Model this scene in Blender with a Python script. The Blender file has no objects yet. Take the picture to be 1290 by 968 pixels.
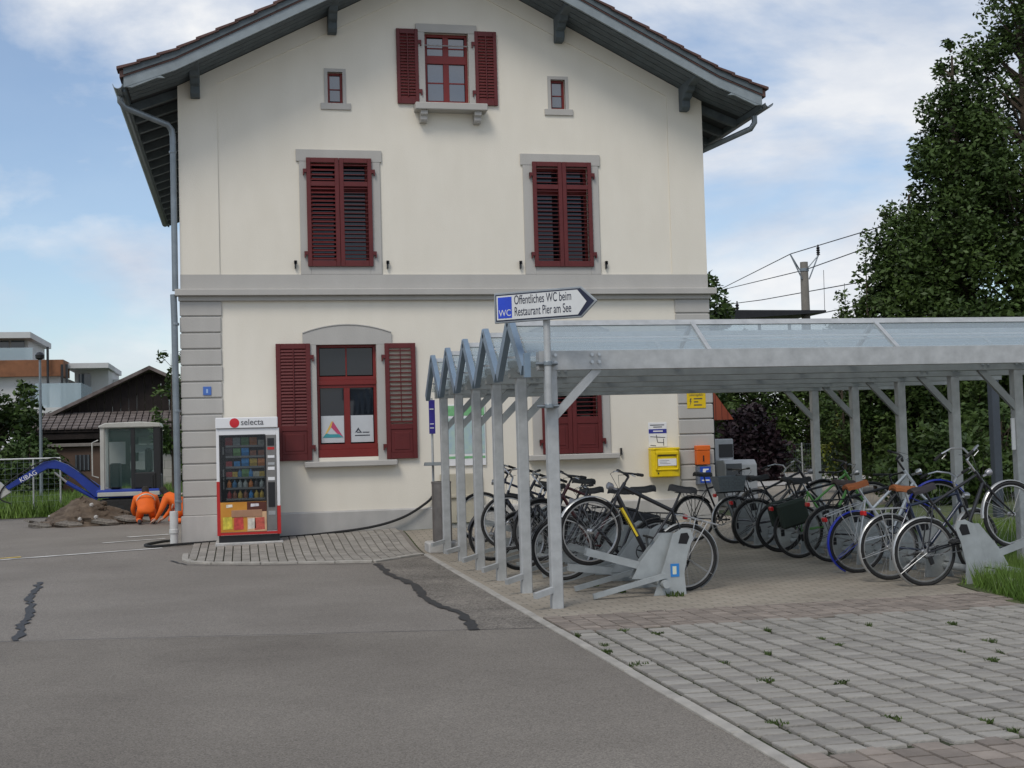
import bpy, bmesh, math, random
import numpy as np
from mathutils import Vector, Matrix, Euler

SC = bpy.context.scene
C = SC.collection
R = math.radians
rnd = random.Random(7)

# ------------------------------------------------------------------ camera
def set_camera():
    f, pitch, roll, yaw = 1623.16, .0461, -.0278, .2073
    cam = bpy.data.cameras.new('camera')
    cam.sensor_fit = 'HORIZONTAL'; cam.sensor_width = 36.0; cam.lens = f / 1290 * 36.0
    cam.clip_start = .05; cam.clip_end = 4000
    o = bpy.data.objects.new('camera', cam); C.objects.link(o)
    fw = Vector((math.sin(yaw) * math.cos(pitch), math.cos(yaw) * math.cos(pitch), math.sin(pitch)))
    r = Vector((math.cos(yaw), -math.sin(yaw), 0)); u = r.cross(fw)
    c, s = math.cos(roll), math.sin(roll)
    rr = c * r + s * u; uu = -s * r + c * u
    m = Matrix((rr, uu, -fw)).transposed().to_4x4()
    m.translation = Vector((-3.569, -21.426, 1.55))
    o.matrix_world = m
    SC.camera = o
set_camera()

# ------------------------------------------------------------------ sky, sun, exposure
SUN_EL, SUN_AZ = R(52), R(215)          # azimuth clockwise from +Y: behind the viewer, to the left
def set_world():
    w = bpy.data.worlds.new('World'); SC.world = w; w.use_nodes = True
    nt = w.node_tree; nt.nodes.clear(); N = nt.nodes.new; L = nt.links.new
    out = N('ShaderNodeOutputWorld')
    sky = N('ShaderNodeTexSky'); sky.sky_type = 'NISHITA'; sky.sun_disc = False
    sky.sun_elevation = SUN_EL; sky.sun_rotation = SUN_AZ; sky.air_density = 1.0; sky.dust_density = 1.0; sky.ozone_density = 2.0
    b1 = N('ShaderNodeBackground'); b1.inputs[1].default_value = .13; L(sky.outputs[0], b1.inputs[0])
    tc = N('ShaderNodeTexCoord'); mp = N('ShaderNodeMapping'); mp.inputs['Scale'].default_value = (1.0, 1.0, 2.3); mp.inputs['Location'].default_value = (.42, .1, .13)
    L(tc.outputs['Generated'], mp.inputs[0])
    n1 = N('ShaderNodeTexNoise'); n1.inputs['Scale'].default_value = 2.6; n1.inputs['Detail'].default_value = 9; n1.inputs['Roughness'].default_value = .56; n1.inputs['Distortion'].default_value = .3
    L(mp.outputs[0], n1.inputs['Vector'])
    r1 = N('ShaderNodeValToRGB'); r1.color_ramp.elements[0].position = .43; r1.color_ramp.elements[1].position = .575
    r1.color_ramp.elements[0].color = (.10, .10, .10, 1); r1.color_ramp.elements[1].color = (.97, .97, .97, 1)
    L(n1.outputs['Fac'], r1.inputs[0])
    n2 = N('ShaderNodeTexNoise'); n2.inputs['Scale'].default_value = 5.5; n2.inputs['Detail'].default_value = 7; n2.inputs['Roughness'].default_value = .55
    L(mp.outputs[0], n2.inputs['Vector'])
    r2 = N('ShaderNodeValToRGB'); r2.color_ramp.elements[0].position = .35; r2.color_ramp.elements[1].position = .68
    r2.color_ramp.elements[0].color = (.56, .63, .75, 1); r2.color_ramp.elements[1].color = (.95, .95, .95, 1)
    L(n2.outputs['Fac'], r2.inputs[0])
    b2 = N('ShaderNodeBackground'); b2.inputs[1].default_value = .92; L(r2.outputs[0], b2.inputs[0])
    mx = N('ShaderNodeMixShader'); L(r1.outputs[0], mx.inputs[0]); L(b1.outputs[0], mx.inputs[1]); L(b2.outputs[0], mx.inputs[2])
    L(mx.outputs[0], out.inputs[0])
    sd = bpy.data.lights.new('sun', 'SUN'); sd.energy = 1.5; sd.angle = R(20); sd.color = (1, .94, .86)
    so = bpy.data.objects.new('sun', sd); C.objects.link(so)
    d = Vector((math.sin(SUN_AZ) * math.cos(SUN_EL), math.cos(SUN_AZ) * math.cos(SUN_EL), math.sin(SUN_EL)))
    so.rotation_euler = d.to_track_quat('Z', 'Y').to_euler(); so.location = (0, -20, 30)
set_world()
SC.view_settings.view_transform = 'Standard'; SC.view_settings.look = 'None'
SC.view_settings.exposure = 0.15; SC.view_settings.gamma = 1.0
SC.render.engine = 'CYCLES'
SC.cycles.max_bounces = 6; SC.cycles.transparent_max_bounces = 16

# ------------------------------------------------------------------ materials
MATS = {}
def mat(name, col, rough=.6, metal=0., var=.12, scale=6., bump=0., bscale=None, spec=.4, isl=0., col2=None, detail=5., coat=0.):
    if name in MATS: return MATS[name]
    m = bpy.data.materials.new(name); m.use_nodes = True
    nt = m.node_tree; N = nt.nodes.new; L = nt.links.new
    p = nt.nodes['Principled BSDF']
    p.inputs['Roughness'].default_value = rough; p.inputs['Metallic'].default_value = metal
    p.inputs['Specular IOR Level'].default_value = spec
    if coat: p.inputs['Coat Weight'].default_value = coat
    tc = N('ShaderNodeTexCoord')
    no = N('ShaderNodeTexNoise'); no.inputs['Scale'].default_value = scale; no.inputs['Detail'].default_value = detail; no.inputs['Roughness'].default_value = .6
    L(tc.outputs['Object'], no.inputs['Vector'])
    mix = N('ShaderNodeMix'); mix.data_type = 'RGBA'
    a = [max(0, c * (1 - var)) for c in col]; b = [min(1, c * (1 + var)) for c in col] if col2 is None else col2
    mix.inputs[6].default_value = (*a, 1); mix.inputs[7].default_value = (*b, 1)
    rp = N('ShaderNodeMapRange'); rp.inputs[1].default_value = .3; rp.inputs[2].default_value = .7
    L(no.outputs['Fac'], rp.inputs[0]); L(rp.outputs[0], mix.inputs[0])
    last = mix.outputs[2]
    if isl:
        g = N('ShaderNodeNewGeometry'); mr = N('ShaderNodeMapRange'); mr.inputs[3].default_value = 1 - isl; mr.inputs[4].default_value = 1 + isl
        L(g.outputs['Random Per Island'], mr.inputs[0])
        ml = N('ShaderNodeMix'); ml.data_type = 'RGBA'; ml.blend_type = 'MULTIPLY'; ml.inputs[0].default_value = 1
        L(last, ml.inputs[6]); L(mr.outputs[0], ml.inputs[7]); last = ml.outputs[2]
    L(last, p.inputs['Base Color'])
    if bump:
        nb = N('ShaderNodeTexNoise'); nb.inputs['Scale'].default_value = bscale or scale * 6; nb.inputs['Detail'].default_value = 4
        L(tc.outputs['Object'], nb.inputs['Vector'])
        bp = N('ShaderNodeBump'); bp.inputs['Strength'].default_value = bump; bp.inputs['Distance'].default_value = .02
        L(nb.outputs['Fac'], bp.inputs['Height']); L(bp.outputs[0], p.inputs['Normal'])
    MATS[name] = m
    return m

def leaf_mat(name, col, col2):
    if name in MATS: return MATS[name]
    m = mat(name, col, rough=.55, var=.2, scale=.7, isl=.3, col2=col2, spec=.25)
    return m

def glass_mat(name, tint, alpha, rough=.06, spec=.6):
    if name in MATS: return MATS[name]
    m = bpy.data.materials.new(name); m.use_nodes = True
    nt = m.node_tree; N = nt.nodes.new; L = nt.links.new
    p = nt.nodes['Principled BSDF']; out = nt.nodes['Material Output']
    p.inputs['Base Color'].default_value = (*tint, 1); p.inputs['Roughness'].default_value = rough; p.inputs['Specular IOR Level'].default_value = spec
    if alpha < 1:
        t = N('ShaderNodeBsdfTransparent'); t.inputs[0].default_value = (.93, .96, .97, 1)
        mx = N('ShaderNodeMixShader'); mx.inputs[0].default_value = alpha
        L(t.outputs[0], mx.inputs[1]); L(p.outputs[0], mx.inputs[2]); L(mx.outputs[0], out.inputs[0])
    MATS[name] = m
    return m

def brick_mat(name, c1, c2, mortar, w, h, msize=.012, rough=.85, bump=.4, var=1.0, rot=0):
    if name in MATS: return MATS[name]
    m = bpy.data.materials.new(name); m.use_nodes = True
    nt = m.node_tree; N = nt.nodes.new; L = nt.links.new
    p = nt.nodes['Principled BSDF']; p.inputs['Roughness'].default_value = rough; p.inputs['Specular IOR Level'].default_value = .25
    tc = N('ShaderNodeTexCoord'); mp = N('ShaderNodeMapping'); mp.inputs['Rotation'].default_value = (0, 0, rot); L(tc.outputs['Object'], mp.inputs[0])
    b = N('ShaderNodeTexBrick'); b.inputs['Color1'].default_value = (*c1, 1); b.inputs['Color2'].default_value = (*c2, 1); b.inputs['Mortar'].default_value = (*mortar, 1)
    b.inputs['Scale'].default_value = 1; b.inputs['Brick Width'].default_value = w; b.inputs['Row Height'].default_value = h; b.inputs['Mortar Size'].default_value = msize
    L(mp.outputs[0], b.inputs['Vector'])
    n = N('ShaderNodeTexNoise'); n.inputs['Scale'].default_value = .8; n.inputs['Detail'].default_value = 8; L(tc.outputs['Object'], n.inputs['Vector'])
    mr = N('ShaderNodeMapRange'); mr.inputs[1].default_value = .3; mr.inputs[2].default_value = .7; mr.inputs[3].default_value = .78; mr.inputs[4].default_value = 1.15; L(n.outputs['Fac'], mr.inputs[0])
    ml = N('ShaderNodeMix'); ml.data_type = 'RGBA'; ml.blend_type = 'MULTIPLY'; ml.inputs[0].default_value = var
    L(b.outputs['Color'], ml.inputs[6]); L(mr.outputs[0], ml.inputs[7]); L(ml.outputs[2], p.inputs['Base Color'])
    bp = N('ShaderNodeBump'); bp.inputs['Strength'].default_value = bump; bp.inputs['Distance'].default_value = .01; bp.invert = True
    L(b.outputs['Fac'], bp.inputs['Height']); L(bp.outputs[0], p.inputs['Normal'])
    MATS[name] = m
    return m

def asphalt_mat(name, c1, c2, fine=160., speck=.35, stain=.5):
    if name in MATS: return MATS[name]
    m = bpy.data.materials.new(name); m.use_nodes = True
    nt = m.node_tree; N = nt.nodes.new; L = nt.links.new
    p = nt.nodes['Principled BSDF']; p.inputs['Roughness'].default_value = .88; p.inputs['Specular IOR Level'].default_value = .25
    tc = N('ShaderNodeTexCoord')
    a = N('ShaderNodeTexNoise'); a.inputs['Scale'].default_value = stain; a.inputs['Detail'].default_value = 8; a.inputs['Roughness'].default_value = .62; L(tc.outputs['Object'], a.inputs['Vector'])
    r = N('ShaderNodeValToRGB'); r.color_ramp.elements[0].position = .32; r.color_ramp.elements[1].position = .68
    r.color_ramp.elements[0].color = (*c1, 1); r.color_ramp.elements[1].color = (*c2, 1); L(a.outputs['Fac'], r.inputs[0])
    v = N('ShaderNodeTexVoronoi'); v.inputs['Scale'].default_value = fine; L(tc.outputs['Object'], v.inputs['Vector'])
    sr = N('ShaderNodeSeparateColor'); L(v.outputs['Color'], sr.inputs[0])
    mr = N('ShaderNodeMapRange'); mr.inputs[3].default_value = 1 - speck; mr.inputs[4].default_value = 1 + speck; L(sr.outputs[0], mr.inputs[0])
    ml = N('ShaderNodeMix'); ml.data_type = 'RGBA'; ml.blend_type = 'MULTIPLY'; ml.inputs[0].default_value = 1
    L(r.outputs[0], ml.inputs[6]); L(mr.outputs[0], ml.inputs[7]); L(ml.outputs[2], p.inputs['Base Color'])
    n = N('ShaderNodeTexNoise'); n.inputs['Scale'].default_value = 90; n.inputs['Detail'].default_value = 3; L(tc.outputs['Object'], n.inputs['Vector'])
    bp = N('ShaderNodeBump'); bp.inputs['Strength'].default_value = .35; bp.inputs['Distance'].default_value = .01
    L(n.outputs['Fac'], bp.inputs['Height']); L(bp.outputs[0], p.inputs['Normal'])
    MATS[name] = m
    return m

def plaster_mat(name, col, dirt):
    """painted plaster: broad faint clouding, fine grain, rain streaks running down"""
    m = bpy.data.materials.new(name); m.use_nodes = True
    nt = m.node_tree; N = nt.nodes.new; L = nt.links.new
    p = nt.nodes['Principled BSDF']; p.inputs['Roughness'].default_value = .9; p.inputs['Specular IOR Level'].default_value = .2
    tc = N('ShaderNodeTexCoord')
    a = N('ShaderNodeTexNoise'); a.inputs['Scale'].default_value = .9; a.inputs['Detail'].default_value = 7; L(tc.outputs['Object'], a.inputs['Vector'])
    mp = N('ShaderNodeMapping'); mp.inputs['Scale'].default_value = (2.2, 2.2, .7); L(tc.outputs['Object'], mp.inputs[0])
    s = N('ShaderNodeTexNoise'); s.inputs['Scale'].default_value = 1.5; s.inputs['Detail'].default_value = 6; L(mp.outputs[0], s.inputs['Vector'])
    ad = N('ShaderNodeMath'); ad.operation = 'MULTIPLY'; L(a.outputs['Fac'], ad.inputs[0]); L(s.outputs['Fac'], ad.inputs[1])
    r = N('ShaderNodeValToRGB'); r.color_ramp.elements[0].position = .06; r.color_ramp.elements[1].position = .36
    r.color_ramp.elements[0].color = (*dirt, 1); r.color_ramp.elements[1].color = (*col, 1); L(ad.outputs[0], r.inputs[0])
    L(r.outputs[0], p.inputs['Base Color'])
    n = N('ShaderNodeTexNoise'); n.inputs['Scale'].default_value = 45; n.inputs['Detail'].default_value = 5; L(tc.outputs['Object'], n.inputs['Vector'])
    bp = N('ShaderNodeBump'); bp.inputs['Strength'].default_value = .12; bp.inputs['Distance'].default_value = .02
    L(n.outputs['Fac'], bp.inputs['Height']); L(bp.outputs[0], p.inputs['Normal'])
    MATS[name] = m
    return m

M_wall = plaster_mat('cream_plaster', (.74, .695, .60), (.69, .645, .55))
M_stone = plaster_mat('grey_stone_paint', (.44, .425, .395), (.395, .38, .352))
M_plinth = plaster_mat('plinth_render', (.47, .455, .43), (.33, .32, .30))
M_red = mat('oxide_red_paint', (.108, .017, .017), .5, var=.14, scale=3, bump=.05, spec=.35)
M_redlight = mat('window_red_paint', (.17, .016, .013), .42, var=.1, scale=3, spec=.4)
M_pane = glass_mat('window_glass', (.010, .013, .018), 1., .03, .55)
M_panesky = glass_mat('sky_tinted_window_glass', (.03, .045, .07), 1., .04, 1.)  # attic glass: blue sky reflection partly put into the tint
M_panesky.node_tree.nodes['Principled BSDF'].inputs['Coat Weight'].default_value = 1.
M_panesky.node_tree.nodes['Principled BSDF'].inputs['Coat IOR'].default_value = 1.9
M_timber = mat('blue_grey_timber', (.085, .105, .115), .65, var=.2, scale=5, bump=.15)
M_timberlight = mat('grey_barge_paint', (.22, .255, .27), .6, var=.15, scale=4, bump=.1)
M_soffit = mat('dark_soffit', (.035, .038, .04), .75, var=.25, scale=4, bump=.1)
M_tile = mat('roof_tile_clay', (.105, .06, .052), .85, var=.3, scale=3, bump=.3)
M_zinc = mat('zinc_pipe', (.22, .25, .27), .42, .55, var=.15, scale=5)
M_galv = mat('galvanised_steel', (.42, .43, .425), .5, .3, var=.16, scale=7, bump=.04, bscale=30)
M_galvshade = mat('galvanised_shaded', (.31, .325, .32), .55, .25, var=.15, scale=5)  # same steel, shade put into the colour for beams behind the lit front one
M_bluegalv = mat('bluish_edge_trim', (.21, .28, .35), .4, .4, var=.1, scale=5)
M_canopy = glass_mat('canopy_glass', (.50, .56, .59), .30, .12, .6)
M_black = mat('black_paint', (.012, .012, .014), .35, var=.2, scale=8, spec=.5)
M_rubber = mat('black_rubber', (.018, .018, .018), .8, var=.2, scale=20)
M_chrome = mat('bare_alloy', (.5, .5, .5), .3, .9, var=.1, scale=10)
M_white = mat('white_enamel', (.74, .74, .74), .4, var=.04, scale=3)
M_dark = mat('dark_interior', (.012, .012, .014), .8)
M_concrete = mat('light_concrete', (.42, .41, .39), .9, var=.15, scale=6, bump=.3)
M_bolt = mat('bolt_steel', (.5, .52, .53), .4, .8)

# ------------------------------------------------------------------ mesh builder
class MB:
    def __init__(s): s.v = []; s.f = []
    def add(s, vs, fs):
        n = len(s.v); s.v += [tuple(v) for v in vs]; s.f += [tuple(i + n for i in f) for f in fs]; return s
    def box(s, x0, x1, y0, y1, z0, z1):
        if x0 > x1: x0, x1 = x1, x0
        if y0 > y1: y0, y1 = y1, y0
        if z0 > z1: z0, z1 = z1, z0
        return s.add([(x0,y0,z0),(x1,y0,z0),(x1,y1,z0),(x0,y1,z0),(x0,y0,z1),(x1,y0,z1),(x1,y1,z1),(x0,y1,z1)],
                     [(0,3,2,1),(4,5,6,7),(0,1,5,4),(1,2,6,5),(2,3,7,6),(3,0,4,7)])
    def prism_y(s, pts, y0, y1):      # outline of (x,z), extruded along y; counter-clockwise seen from -y
        n = len(pts)
        vs = [(x, y0, z) for x, z in pts] + [(x, y1, z) for x, z in pts]
        fs = [tuple(range(n)), tuple(range(2*n-1, n-1, -1))] + [(i, i+n, (i+1) % n + n, (i+1) % n) for i in range(n)]
        return s.add(vs, fs)
    def prism_x(s, pts, x0, x1):      # outline of (y,z)
        n = len(pts)
        vs = [(x0, y, z) for y, z in pts] + [(x1, y, z) for y, z in pts]
        fs = [tuple(range(n)), tuple(range(2*n-1, n-1, -1))] + [(i, i+n, (i+1) % n + n, (i+1) % n) for i in range(n)]
        return s.add(vs, fs)
    def prism_z(s, pts, z0, z1):
        n = len(pts)
        vs = [(x, y, z0) for x, y in pts] + [(x, y, z1) for x, y in pts]
        fs = [tuple(range(n-1, -1, -1)), tuple(range(n, 2*n))] + [(i, (i+1) % n, (i+1) % n + n, i+n) for i in range(n)]
        return s.add(vs, fs)
    def bar(s, a, b, w, h, up=(0,0,1)):   # rectangular bar from a to b, w across, h along up
        a, b = Vector(a), Vector(b); d = (b - a).normalized(); u = Vector(up)
        sd = d.cross(u)
        if sd.length < 1e-4: sd = d.cross(Vector((1,0,0)))
        sd.normalize(); u = sd.cross(d).normalized(); sd = sd * (w/2); u = u * (h/2)
        vs = [a-sd-u, a+sd-u, a+sd+u, a-sd+u, b-sd-u, b+sd-u, b+sd+u, b-sd+u]
        return s.add(vs, [(0,1,2,3),(7,6,5,4),(0,4,5,1),(1,5,6,2),(2,6,7,3),(3,7,4,0)])
    def tube(s, pts, r, n=8, cap=True):
        pts = [Vector(p) for p in pts]; k = len(pts)
        rs = r if isinstance(r, (list, tuple)) else [r] * k
        prev = None; rings = []
        for i, p in enumerate(pts):
            d = (pts[min(i+1, k-1)] - pts[max(i-1, 0)]).normalized()
            if prev is None:
                ref = Vector((0,0,1)) if abs(d.z) < .9 else Vector((1,0,0))
                a = d.cross(ref).normalized()
            else:
                a = prev - d * prev.dot(d)
                a = a.normalized() if a.length > 1e-5 else d.cross(Vector((0,0,1))).normalized()
            prev = a; b = d.cross(a)
            rings.append([p + (a * math.cos(2*math.pi*j/n) + b * math.sin(2*math.pi*j/n)) * rs[i] for j in range(n)])
        vs = [v for rg in rings for v in rg]; fs = []
        for i in range(k-1):
            for j in range(n):
                j2 = (j+1) % n; fs.append((i*n+j, i*n+j2, (i+1)*n+j2, (i+1)*n+j))
        if cap: fs += [tuple(range(n-1, -1, -1)), tuple(range((k-1)*n, k*n))]
        return s.add(vs, fs)
    def lathe(s, prof, n=20, axis='z', c=(0,0,0)):      # profile of (r, h)
        vs = []; k = len(prof)
        for r, h in prof:
            for j in range(n):
                a = 2*math.pi*j/n; x, y = r*math.cos(a), r*math.sin(a)
                p = (x, y, h) if axis == 'z' else ((x, h, y) if axis == 'y' else (h, x, y))
                vs.append((p[0]+c[0], p[1]+c[1], p[2]+c[2]))
        fs = []
        for i in range(k-1):
            for j in range(n):
                j2 = (j+1) % n; fs.append((i*n+j, i*n+j2, (i+1)*n+j2, (i+1)*n+j))
        fs += [tuple(range(n-1, -1, -1)), tuple(range((k-1)*n, k*n))]
        return s.add(vs, fs)
    def torus(s, R_, r, n=36, m=8, axis='y', a0=0., a1=2*math.pi, flat=1.):
        full = abs(a1-a0-2*math.pi) < 1e-6; vs = []; fs = []; k = n if full else n+1
        for i in range(k):
            a = a0 + (a1-a0)*i/n
            for j in range(m):
                b = 2*math.pi*j/m; rr = R_ + r*math.cos(b); h = r*flat*math.sin(b)
                vs.append((rr*math.cos(a), h, rr*math.sin(a)))
        for i in range(n):
            i2 = (i+1) % k if full else i+1
            for j in range(m): fs.append((i*m+j, i*m+(j+1) % m, i2*m+(j+1) % m, i2*m+j))
        return s.add(vs, fs)
    def xf(s, M, start=0):
        s.v[start:] = [tuple(M @ Vector(v)) for v in s.v[start:]]; return s
    def mesh(s, name, material=None, smooth=False, bevel=0.):
        me = bpy.data.meshes.new(name); me.from_pydata(s.v, [], s.f)
        bm = bmesh.new(); bm.from_mesh(me); bmesh.ops.recalc_face_normals(bm, faces=bm.faces)
        if bevel:
            es = [e for e in bm.edges if len(e.link_faces) == 2 and e.calc_face_angle() > .6]
            bmesh.ops.bevel(bm, geom=es, offset=bevel, segments=1, affect='EDGES', clamp_overlap=True)
        bm.to_mesh(me); bm.free()
        if material: me.materials.append(material)
        if smooth:
            for p in me.polygons: p.use_smooth = True
            try: me.set_sharp_from_angle(angle=R(40))
            except Exception: pass
        return me

def put(name, data, parent=None, loc=(0,0,0), rot=(0,0,0), scale=None):
    o = bpy.data.objects.new(name, data); C.objects.link(o)
    if parent is not None: o.parent = parent
    o.location = loc; o.rotation_euler = rot
    if scale: o.scale = scale
    return o
def part(name, mb, material, parent, smooth=False, bevel=0., **k):
    return put(name, mb.mesh(name, material, smooth, bevel), parent, **k)
def tag(o, label, cat, group=None):
    o['label'] = label; o['category'] = cat
    if group: o['group'] = group
    return o
def thing(name, label, cat, loc=(0,0,0), rotz=0., group=None, rot=None):
    o = put(name, None, None, loc, rot or (0,0,rotz)); o.empty_display_size = .2
    return tag(o, label, cat, group)
def struct(name, data, kind='structure'):
    o = put(name, data); o['kind'] = kind
    return o
def text_mesh(txt, size, material, extrude=.001, align='LEFT', width=1.):
    cu = bpy.data.curves.new('lettering', 'FONT'); cu.body = txt; cu.size = size; cu.extrude = extrude; cu.align_x = align
    o = bpy.data.objects.new('lettering_tmp', cu); C.objects.link(o)
    bpy.context.view_layer.update()
    dg = bpy.context.evaluated_depsgraph_get()
    me = bpy.data.meshes.new_from_object(o.evaluated_get(dg)); me.name = 'lettering'
    bpy.data.objects.remove(o, do_unlink=True)
    me.materials.clear(); me.materials.append(material)
    if width != 1.: me.transform(Matrix.Diagonal((width, 1, 1, 1)))
    return me
FACE = (math.pi/2, 0, 0)       # text standing up, facing -Y

# ------------------------------------------------------------------ the lie of the land
HX = [-9, -4.5, -3, -.6, 4.5, 9]; HZ = [.05, .07, .11, .20, .17, .15]
def gz(x, y):
    h = float(np.interp(x, HX, HZ)); t = min(1., max(0., (y + 2.8) / 2.8))
    return h * t * t * (3 - 2*t)
def sheet(name, poly, dz, material, kind='structure', parent=None):
    bm = bmesh.new()
    bm.faces.new([bm.verts.new((x, y, 0)) for x, y in poly])
    xs = [p[0] for p in poly]; ys = [p[1] for p in poly]
    for x in HX + [-6.5, -3.8, -1.8, 1, 2.7, 6.5]:
        if min(xs) < x < max(xs): bmesh.ops.bisect_plane(bm, geom=bm.verts[:] + bm.edges[:] + bm.faces[:], plane_co=(x,0,0), plane_no=(1,0,0))
    for i in range(15):
        y = -2.8 + .2 * i
        if min(ys) < y < max(ys): bmesh.ops.bisect_plane(bm, geom=bm.verts[:] + bm.edges[:] + bm.faces[:], plane_co=(0,y,0), plane_no=(0,1,0))
    for v in bm.verts: v.co.z = gz(v.co.x, v.co.y) + dz
    bmesh.ops.recalc_face_normals(bm, faces=bm.faces)
    for f in bm.faces:
        if f.normal.z < 0: f.normal_flip()
    me = bpy.data.meshes.new(name); bm.to_mesh(me); bm.free(); me.materials.append(material)
    o = put(name, me, parent)
    if parent is None: o['kind'] = kind
    return o

# ------------------------------------------------------------------ ground
M_earth = mat('meadow_ground', (.055, .085, .025), .95, var=.3, scale=.5, bump=.3, bscale=9, col2=(.10, .115, .04))
M_asph = asphalt_mat('old_brownish_asphalt', (.165, .148, .128), (.218, .198, .173), 130, .3, .45)
M_asph2 = asphalt_mat('newer_grey_asphalt', (.134, .119, .101), (.204, .184, .157), 150, .34, .38)
M_asph3 = asphalt_mat('coarse_asphalt', (.115, .104, .09), (.215, .193, .165), 70, .5, 1.2)
M_tar = mat('bitumen', (.028, .027, .027), .6, var=.3, scale=20)
M_paveB = brick_mat('dusty_pavers', (.29, .255, .205), (.33, .295, .24), (.20, .178, .145), .2, .1, .009, bump=.35)
M_joint = mat('mossy_joint_soil', (.026, .026, .017), .95, var=.4, scale=6, col2=(.05, .06, .025))
M_slab = mat('weathered_slab', (.265, .248, .218), .9, var=.18, scale=5, bump=.35, bscale=60)
M_slab2 = mat('weathered_slab_dark', (.225, .21, .186), .9, var=.2, scale=5, bump=.35, bscale=60)
M_slab3 = mat('weathered_slab_pale', (.30, .282, .25), .9, var=.15, scale=5, bump=.35, bscale=60)
M_paver = mat('apron_paver', (.26, .24, .21), .9, var=.15, scale=4, bump=.3, bscale=50, isl=.14)
M_paverbrown = mat('brown_paver', (.225, .19, .16), .9, var=.2, scale=4, bump=.3, bscale=50, isl=.22)
M_paint = mat('road_paint_white', (.55, .54, .51), .8, var=.2, scale=9)
M_yellowp = mat('road_paint_yellow', (.6, .42, .05), .8, var=.25, scale=9)
M_kerb = mat('kerb_concrete', (.33, .31, .275), .9, var=.18, scale=5, bump=.3)

sheet('ground', [(-700, -60), (700, -60), (700, 1500), (-700, 1500)], -.03, M_earth)
sheet('asphalt_yard', [(-45, -45), (-1.03, -45), (-1.03, -3.1), (-1.03, -.2), (-4.4, -.2), (-4.4, 12.4), (-9.3, 11.85), (-45, 10.1)], 0, M_asph)
sheet('newer_asphalt', [(-45, -44), (-1.06, -44), (-1.06, -10.92), (-5.59, -9.87), (-14, -9.0), (-45, -8)], .004, M_asph2)
sheet('rough_asphalt_strip', [(-1.67, -10.72), (-1.06, -10.85), (-1.06, -3.45), (-1.8, -4.1), (-1.83, -5.5), (-1.7, -7.2), (-1.78, -8.6), (-1.62, -9.8)], .004, M_asph3)
sheet('station_forecourt', [(-1.0, -45), (40, -45), (40, 30), (4.4, 30), (4.4, -.3), (-1.0, -.3)], -.012, M_paveB)
def ribbon(pts, w, dz, material, name, jit=.0, seed=1):
    rr = random.Random(seed); P = []
    for i in range(len(pts) - 1):
        a, b = Vector(pts[i]), Vector(pts[i+1]); n = max(2, int((b - a).length / .12))
        for k in range(n): P.append(a.lerp(b, k / n))
    P.append(Vector(pts[-1])); vs = []; fs = []
    for i, p in enumerate(P):
        d = (P[min(i+1, len(P)-1)] - P[max(i-1, 0)]).normalized(); nrm = Vector((-d.y, d.x))
        c = p + nrm * rr.uniform(-jit, jit); ww = w * (1 + rr.uniform(-.35, .35) * (1 if jit else 0)) / 2
        for q in (c + nrm * ww, c - nrm * ww): vs.append((q.x, q.y, gz(q.x, q.y) + dz))
    for i in range(len(P) - 1): fs.append((2*i, 2*i+1, 2*i+3, 2*i+2))
    me = bpy.data.meshes.new(name); me.from_pydata(vs, [], fs); me.materials.append(material)
    return struct(name, me)
ribbon([(-1.86, -4.2), (-1.85, -5.6), (-1.72, -7.2), (-1.8, -8.5), (-1.63, -9.8), (-1.68, -10.75)], .085, .009, M_tar, 'tar_seam', .03, 2)
ribbon([(-6.02, -4.6), (-5.9, -6.4), (-5.75, -7.2), (-5.62, -8.4), (-5.47, -9.85)], .07, .009, M_tar, 'tar_seam', .035, 3)
ribbon([(-16, -8.8), (-10, -9.4), (-5.59, -9.87), (-3, -10.46), (-1.1, -10.9)], .02, .010, M_tar, 'asphalt_joint', .006, 4)
ribbon([(-4.6, -2.3), (-4.35, -3.05), (-3.4, -3.62), (-1.9, -4.12)], .03, .009, M_tar, 'tar_seam', .012, 5)
ribbon([(-14, -3.2), (-7.1, -1.14), (-4.82, -.47)], .09, .008, M_paint, 'white_road_line', .004, 6)
ribbon([(-7.25, -1.02), (-6.85, -.9)], .1, .012, M_yellowp, 'yellow_survey_mark', .01, 7)
ribbon([(-5.6, 2.6), (-4.9, 2.9)], .16, .008, M_paint, 'white_parking_line', .004, 8)
ribbon([(-5.9, 1.3), (-4.9, 1.75)], .10, .008, M_paint, 'white_parking_line', .004, 9)

def kerb_run(pts, w, h, name, ln=.98):
    root = put(name, None); root['kind'] = 'structure'
    for i in range(len(pts) - 1):
        a, b = Vector(pts[i]), Vector(pts[i+1]); n = max(1, round((b - a).length / ln)); d = (b - a).normalized()
        for k in range(n):
            p, q = a.lerp(b, k / n) + d * .003, a.lerp(b, (k+1) / n) - d * .003
            za, zb = gz(*p), gz(*q); e = rnd.uniform(-.004, .004)
            mb = MB().bar((p.x, p.y, za + h/2 - .05 + e), (q.x, q.y, zb + h/2 - .05 + e), w, h + .1)
            part('kerb_stone', mb, M_kerb, root, bevel=.008)
    return root
kerb_run([(-1.075, -17), (-1.045, -3.2)], .075, .022, 'kerb')
arc = [(-4.42, -1.6), (-4.4, -2.3), (-4.28, -2.72), (-4.0, -3.05), (-3.34, -3.42), (-1.87, -3.93), (-1.1, -3.15)]
kerb_run(arc, .09, .03, 'apron_kerb', .6)

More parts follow.
